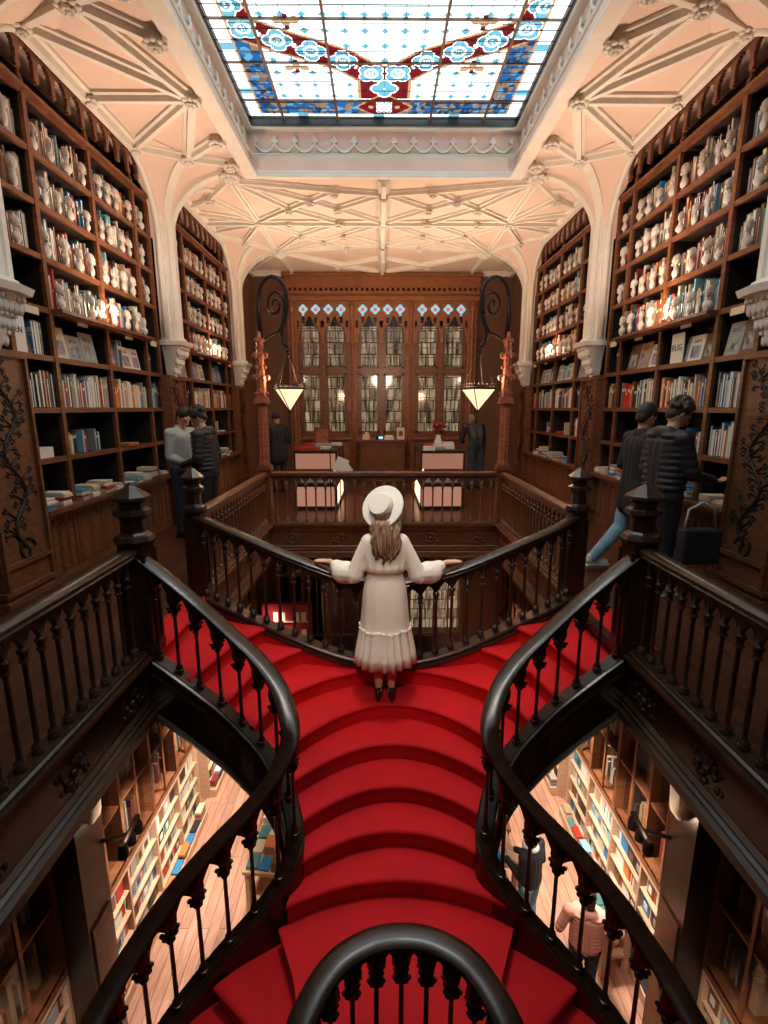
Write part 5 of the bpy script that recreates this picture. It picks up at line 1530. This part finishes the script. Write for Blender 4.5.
# the woman on the stair
def woman():
    zf = SZ[4]; px = -.022; py = 3.70
    t = empty('person', (px, py, zf), 'woman in cream dress and straw boater, seen from behind, arms spread along the stair rail', 'person')
    hl = Vector((-.60-px, 3.99-py, .465-zf)); hr = Vector((.615-px, 3.99-py, .455-zf))
    hc = Vector((-.005, .02, 1.52))
    b = MB(); T, M = headgeo(b, hc, .15, .25, .95)
    cap2(b, (0, -.01, 1.34), hc-Vector((0, .02, .05)), .045, .045)
    for sg in (-.05, .05): cap2(b, (sg, 0, 1.24), (sg*.7, 0, 1.04), .085, .07)
    cap2(b, (0, 0, 1.0), (0, 0, .86), .09, .12)
    sl, sr = Vector((-.145, 0, 1.32)), Vector((.145, 0, 1.32))
    el, er = Vector((-.235, .0, 1.055)), Vector((.25, .0, 1.055))
    wl = hl+Vector((.13, -.07, .008)); wr = hr+Vector((-.13, -.07, .008))
    for s, a, e, w, h in ((-1, sl, el, wl, hl), (1, sr, er, wr, hr)):
        cap2(b, (0, 0, 1.34), a, .045, .045); chain(b, [a, e, w], [.042, .034, .022])
        d = (h-w).normalized(); hand(b, w, d, (0, 0, 1), (0, 1, 0), .15, .95)
    for s in (-1, 1):
        cap2(b, (s*.07, 0, .86), (s*.065, .01, .45), .075, .05); chain(b, [(s*.065, .01, .45), (s*.055, -.02, .30), (s*.05, -.01, .10)], [.05, .048, .030])
        chain(b, [(s*.05, -.03, .08), (s*.052, .06, .05), (s*.055, .13, .025)], [.027, .026, .018])
    link('body', baked(b, .0055, 'skin_light', 'body', 2), t)
    # blouse: loose bodice and puffed sleeves
    b = MB()
    def ring(z, rx, ry, cy=0, n=48, wob=0, ph=0, nf=13): return [((rx*(1+wob*math.cos(nf*a+ph)))*math.cos(a), cy+(ry*(1+wob*math.cos(nf*a+ph)))*math.sin(a), z) for a in [2*PI*k/n for k in range(n)]]
    rows = [ring(1.395, .045, .045, -.0), ring(1.385, .09, .065, -.005), ring(1.355, .150, .082), ring(1.31, .172, .095), ring(1.25, .168, .105), ring(1.18, .160, .108, -.01, wob=.02), ring(1.13, .158, .110, -.015, wob=.035), ring(1.10, .158, .108, -.01, wob=.05), ring(1.08, .140, .098, wob=.03), ring(1.07, .125, .088)]
    b.grid(rows, cv=True); b.cap(rows[0]); b.cap(rows[-1])
    for s, a, e, w in ((-1, sl, el, wl), (1, sr, er, wr)):
        chain(b, [a+Vector((-s*.02, 0, 0)), a.lerp(e, .5), e], [.062, .058, .070])
        mid = e.lerp(w, .38)+Vector((0, 0, -.025)); chain(b, [e, mid, e.lerp(w, .72)+Vector((0, 0, -.010))], [.070, .090, .056]); b.ball(mid, .098, 12, 8, (1.15, .9, .95)); cap2(b, e.lerp(w, .72), e.lerp(w, .80), .036, .032)
        for j in range(5):
            q = e.lerp(w, .10+.12*j)+Vector((0, -.04, -.03+.005*j)); b.ball(q, .045-.003*j, 8, 6, (.8, 1, 1))
    link('blouse', baked(b, .008, 'cream_blouse', 'blouse', 5), t)
    # skirt with waistband and gathered lower tier
    b = MB(); rows = []
    for z, rx, ry, wb in ((1.10, .128, .090, 0), (1.07, .134, .096, 0), (1.02, .150, .112, .004), (.95, .166, .128, .008), (.86, .176, .140, .010), (.76, .184, .148, .014), (.66, .192, .156, .016), (.60, .197, .160, .018)):
        rows.append(ring(z, rx, ry, n=120, wob=wb, nf=11, ph=z*3))
    b.grid(rows, cv=True); b.cap(rows[0])
    link('skirt', b.mesh('skirt', 'cream_cloth', smooth=True), t)
    b = MB(); rows = []
    for z, r, wb in ((.625, .196, .0), (.64, .207, .04), (.62, .203, .03), (.60, .203, .03), (.52, .218, .035), (.42, .234, .045), (.335, .246, .055), (.335, .240, .055), (.42, .228, .04)):
        rows.append([((r*(1+wb*math.cos(19*a+math.sin(a*5)*1.4)))*math.cos(a), (r*.84*(1+wb*math.cos(19*a+math.sin(a*5)*1.4)))*math.sin(a), z+.006*math.cos(7*a)) for a in [2*PI*k/220 for k in range(220)]])
    b.grid(rows, cv=True); link('ruffle', b.mesh('ruffle', 'cream_cloth', smooth=True), t)
    b = MB(); rows = [ring(z, rx, ry, n=48) for z, rx, ry in ((1.10, .130, .092), (1.095, .137, .099), (1.07, .138, .100), (1.065, .132, .093))]; b.grid(rows, cv=True); b.build('waistband', 'cream_cloth', t, smooth=True)
    # long wavy hair
    b = MB(); r = random.Random(9)
    b.ball(T((0, -.02, .01)), .105, 14, 9, (.86, .95, 1.05), M)
    for i in range(46):
        u = -1+2*i/45; x0 = u*.085; L = .30-.03*abs(u)+r.uniform(-.04, .03); ph = r.uniform(0, 6)
        pts = []; 
        for j in range(10):
            w = j/9; spread = 1+.35*w-.45*w*w
            pts.append((hc.x+x0*spread+.016*math.sin(w*10+ph)+.01, -.075-.035*math.sin(min(1, w*1.4)*PI*.5)-.02*(1-abs(u))+.008*math.cos(w*8+ph), hc.z-.02-L*w))
        b.tube(pts, [.014, .018, .019, .019, .018, .017, .015, .012, .009, .004], 6)
    link('hair', b.mesh('hair', 'hair_blonde', smooth=True), t)
    # boater hat tipped back
    h = bpy.data.objects.new('hat', None)
    ax = Vector((-.42, -.76, .50)).normalized(); zq = Vector((0, 0, 1)).rotation_difference(ax)
    Mh = Matrix.Translation(hc+Vector((-.015, -.03, .075))) @ zq.to_matrix().to_4x4()
    b = MB(); b.lathe(0, 0, [(.0, -.004), (.165, -.006), (.170, -.001), (.165, .005), (.092, .006), (.088, .06), (.082, .068), (0, .070)], 40, M=Mh, cap=False)
    hat = link('hat', b.mesh('hat', 'hat_straw', smooth='auto'), t)
    b = MB(); b.lathe(0, 0, [(.093, .006), (.0945, .008), (.0920, .036), (.090, .036)], 40, M=Mh, cap=False); link('hat_band', b.mesh('hat_band', 'hat_band', smooth='auto'), hat)
    for s in (-1, 1):
        b = MB(); x = s*.055
        chain(b, [(x, -.055, .05), (x, .03, .04), (x, .13, .022)], [.028, .032, .022]); cap2(b, (x, -.055, .05), (x, -.062, .085), .028, .026); b.lathe(x, -.065, [(.013, 0), (.016, .03), (.026, .05)], 8)
        o = link('shoe', baked(b, .006, 'shoe_black', 'shoe', 1), t)
        b = MB(); rows = [[(x+.034*math.cos(a), -.02+.036*math.sin(a), z) for a in [2*PI*k/16 for k in range(16)]] for z in (.105, .118)]; b.grid(rows, cv=True); link('strap', b.mesh('strap', 'shoe_black', smooth=True), o)
woman()

# ------------------------------------------------------------------ ground floor furniture
def table(x, y, w, d, label, seed, rz=0):
    t = empty('display_table', (x, y, GZ), label, 'table', 'ground floor book tables', rz)
    MB().box(-w/2, w/2, -d/2, d/2, .72, .77).build('table_top', 'pale_wood', t)
    for sx in (-1, 1):
        for sy in (-1, 1): MB().box(sx*(w/2-.05)-.03, sx*(w/2-.05)+.03, sy*(d/2-.05)-.03, sy*(d/2-.05)+.03, 0, .72).build('leg', 'pale_wood', t)
    MB().box(-w/2+.04, w/2-.04, -d/2+.04, d/2-.04, .25, .29).build('shelf', 'pale_wood', t)
    r = random.Random(seed); n = 0
    ys = -d/2+.02
    while ys < d/2-.24:
        xs = -w/2+.02
        while xs < w/2-.17:
            n += 1; h = r.choice([.03, .05, .09, .14]); nm, c, _ = r.choice(PAL[:10])
            o = link('book', BOOK_FLAT); cr, sr_ = math.cos(rz), math.sin(rz); lx, ly = xs+.09, ys+.12
            o.location = (x+lx*cr-ly*sr_, y+lx*sr_+ly*cr, GZ+.77+h/2); o.scale = (.15, .21, h); o.color = (*c, 1); o.rotation_euler.z = rz+r.uniform(-.1, .1)
            tag(o, '%s book pile on the %s, %s of them' % (nm, ' '.join(label.split()[:4]), ORD[n-1]), 'book', 'books on the ground floor tables')
            xs += .175
        ys += .245
table(-1.60, 6.15, .55, 1.1, 'left ground floor table seen through the left stair rail', 1, -.1)
table(1.55, 6.3, .5, 1.2, 'right ground floor table by the scarf wearer', 2, .1)
table(2.80, 5.15, .4, .6, 'low display table before pink jacket', 3, .1)
# long book bench in the middle of the ground floor
for s, sd in ((-1, 'left'), (1, 'right')):
    t = empty('bench', (s*1.95, 7.6, GZ), 'long low wooden book bench on the ground floor, %s side' % sd, 'bench', 'ground floor benches')
    MB().box(-.05, .05, -.9, .9, .32, .38).build('rail', 'case_wood', t); MB().box(-.04, .04, -.85, -.75, 0, .32).box(-.04, .04, .75, .85, 0, .32).build('leg', 'case_wood', t)
# ground floor back wall: glazed doors and a red stand
t = empty('glazed_doors', (0, YB-.1, GZ), 'dark glazed shop doors at the far end of the ground floor', 'doors')
b = MB(); g = MB()
for i in range(8):
    x = -2.8+i*.7; b.box(x-.05, x+.05, -.06, .1, 0, 4.2)
    for z in (.1, .9, 2.6, 3.4): b.box(x, x+.7, -.04, .08, z-.04, z+.04) if i < 7 else None
    if i < 7: g.box(x+.05, x+.65, .0, .01, .1, 3.4); b.box(x+.33, x+.37, -.02, .05, .9, 3.4)
b.build('frame', 'case_wood', t); g.build('pane', 'leaded_pane', t)
t = empty('display_stand', (-2.35, 11.6, GZ), 'bright red display stand at the far left of the ground floor', 'display stand')
MB().box(-.6, .6, -.1, .1, 0, 2.2).build('body', 'red_item', t)
b = MB()
for i in range(4): b.box(-.55, .55, -.14, -.1, .4+i*.45, .43+i*.45)
b.build('ledge', 'pale_wood', t)
b = MB()
for i in range(4):
    for k in range(6):
        if (i+k) % 3: MB().box(-.5+k*.17, -.38+k*.17, -.13, -.11, .43+i*.45, .66+i*.45).build('leaflet', 'paper', t)
# piers and spot lamps below the galleries
for s, sd in ((-1, 'left'), (1, 'right')):
    t = empty('pier', (s*3.0, 4.12, GZ), 'dark ground floor pier with brown panel at the %s, between the bright bookcases' % sd, 'pier', 'ground floor piers')
    MB().box(-s*.12, s*.58, -.20, .20, 0, 4.7).build('post', 'rail_wood', t)
    MB().box(-s*.14, -s*.12, -.16, .16, .3, 1.9).build('panel', 'panel_wood', t)
    b = MB(); b.lathe(-s*.16, 0, [(.03, 3.0), (.10, 3.1), (.12, 3.4), (.16, 3.5), (.14, 3.55)], 8); b.build('capital', 'plaster_white', t, smooth='auto')
    l = empty('spot_cluster', (s*2.62, 4.35, -2.55), 'cluster of small black spot lamps on the ground floor %s pier' % sd, 'lamp', 'spot lamp clusters')
    b = MB(); b.tube([(s*.25, -.1, 0), (0, 0, 0)], .02, 6); b.tube([(0, -.18, -.02), (0, .18, .04)], .03, 8)
    for k in range(3): b.lathe(0, -.15+.15*k, [(.03, .02), (.05, -.02), (.055, -.12)], 10)
    b.build('bracket', 'iron', l, smooth='auto')
    for k in range(3): MB().ball((0, -.15+.15*k, -.11), .03, 8, 6).build('bulb', 'bulb', l, smooth=True)

# ------------------------------------------------------------------ lamps and added lights
def area(name, loc, size, e, col, rot=(0, 0, 0), sy=None, spread=PI):
    li = bpy.data.lights.new(name, 'AREA'); li.energy = e; li.color = col; li.size = size
    if sy: li.shape = 'RECTANGLE'; li.size_y = sy
    li.spread = spread
    o = bpy.data.objects.new(name, li); COL.objects.link(o); o.location = loc; o.rotation_euler = rot; return o
def spot(name, loc, target, e, col, ang=80, blend=.6, r=.05):
    li = bpy.data.lights.new(name, 'SPOT'); li.energy = e; li.color = col; li.spot_size = math.radians(ang); li.spot_blend = blend; li.shadow_soft_size = r
    o = bpy.data.objects.new(name, li); COL.objects.link(o); o.location = loc
    o.rotation_euler = (Vector(target)-Vector(loc)).to_track_quat('-Z', 'Y').to_euler(); return o
WARM = (1, .70, .46)
for s, sd in ((-1, 'left'), (1, 'right')):
    for y, nm in ((5.62, 'near'), (5.95, 'near'), (9.3, 'far'), (9.6, 'far')):
        if y in (5.62, 9.3):
            f = empty('uplight', (s*(XW-.10), y+.16, 2.605), 'small uplight on the projecting shelf of the %s %s bookcase' % (nm, sd), 'lamp', 'shelf uplights')
            MB().lathe(0, 0, [(.02, 0), (.035, .01), (.045, .05), (.04, .05)], 10).build('housing', 'brass', f)
            MB().ball((0, 0, .04), .02, 8, 5).build('bulb', 'bulb', f, smooth=True)
            p = bpy.data.lights.new('uplight_glow', 'POINT'); p.energy = 16 if nm == 'near' else 15; p.color = WARM; p.shadow_soft_size = .05
            o = bpy.data.objects.new('uplight_glow', p); COL.objects.link(o); o.location = (s*(XW-.16), y+.16, 2.74)
    spot('ceiling_wash', (s*2.2, 5.9, 2.5), (s*2.6, 6.0, 4.8), 190, (1, .74, .56), 150, 1, .25)
    spot('ceiling_wash', (s*1.6, 9.4, 2.5), (s*1.0, 9.6, 4.8), 260, (1, .74, .54), 160, 1, .3)
    spot('shelf_wash', (s*.6, 5.2, 4.5), (s*3.2, 6.0, 2.2), 60, WARM, 110, 1, .3)
    spot('shelf_wash', (s*.9, 8.6, 4.3), (s*3.2, 9.6, 2.4), 55, WARM, 100, 1, .3)
    for y, e in ((2.6, 30), (5.1, 70), (6.6, 85), (8.6, 70), (10.8, 50)):
        spot('shelf_spot', (s*2.35, y, -2.2), (s*3.15, y+.2, -4.75), e*5.5, (1, .88, .76), 74, .6, .08)
    for y, e in ((5.6, 60), (8.2, 80)): spot('floor_spot', (s*1.9, y, -1.2), (s*1.9, y, -5.2), e, (1, .76, .58), 80, .8, .15)
area('downlight', (0, 10.0, -.75), 2.0, 12, (1, .74, .52), sy=1.5)
spot('void_wash', (0, 6.0, 4.6), (0, 7.8, .2), 110, WARM, 70, 1, .3)
spot('window_wash', (0, 9.0, 2.6), (0, 12.6, 3.0), 130, WARM, 100, 1, .3)
for s in (-1, 1): 
    p = bpy.data.lights.new('spot_glow', 'POINT'); p.energy = 8; p.color = WARM; p.shadow_soft_size = .06; o = bpy.data.objects.new('spot_glow', p); COL.objects.link(o); o.location = (s*2.55, 4.3, -2.35)
spot('stair_fill', (.0, 2.5, 5.3), (0, 3.6, -.9), 420, (1, .88, .76), 48, .9, .3)  # unseen spot added under the skylight to brighten the stair
spot('front_fill', (-.3, -1.2, 4.4), (0, 3.7, .35), 420, (1, .85, .70), 24, .8, .12)  # unseen light added behind the camera to brighten the woman's dress
spot('ground_fill', (1.9, 3.9, -1.4), (2.2, 4.7, -4.2), 150, (1, .84, .70), 60, .8, .1)  # added light with no fixture, brightens the person in pink
# daylight through the skylight
w = bpy.data.worlds.new('sky'); sc.world = w; w.use_nodes = True; nt = w.node_tree
bg = nt.nodes['Background']; bg.inputs[0].default_value = (.93, .98, 1, 1); bg.inputs[1].default_value = 4.6
p = area('skylight_portal', (0, 3.3, 5.56), 3.7, 1, (1, 1, 1), sy=8.7); p.data.cycles.is_portal = True
# ------------------------------------------------------------------ camera
cam = bpy.data.cameras.new('camera'); co = bpy.data.objects.new('camera', cam); COL.objects.link(co)
cam.sensor_fit = 'VERTICAL'; cam.sensor_height = 24; cam.lens = 24*500/1024; cam.clip_start = .05
co.location = (-.06, 0, 1.70); co.rotation_euler = (math.radians(90-11.75), 0, -math.atan(4/500)); sc.camera = co
sc.view_settings.view_transform = 'Standard'; sc.view_settings.look = 'None'; sc.view_settings.gamma = 1; sc.view_settings.exposure = 0
sc.view_settings.use_curve_mapping = False
c = sc.cycles; c.use_denoising = True; c.max_bounces = 6; c.diffuse_bounces = 3; c.glossy_bounces = 3; c.transmission_bounces = 4; c.transparent_max_bounces = 10
c.caustics_reflective = False; c.caustics_refractive = False; c.sample_clamp_indirect = 4; c.use_adaptive_sampling = True
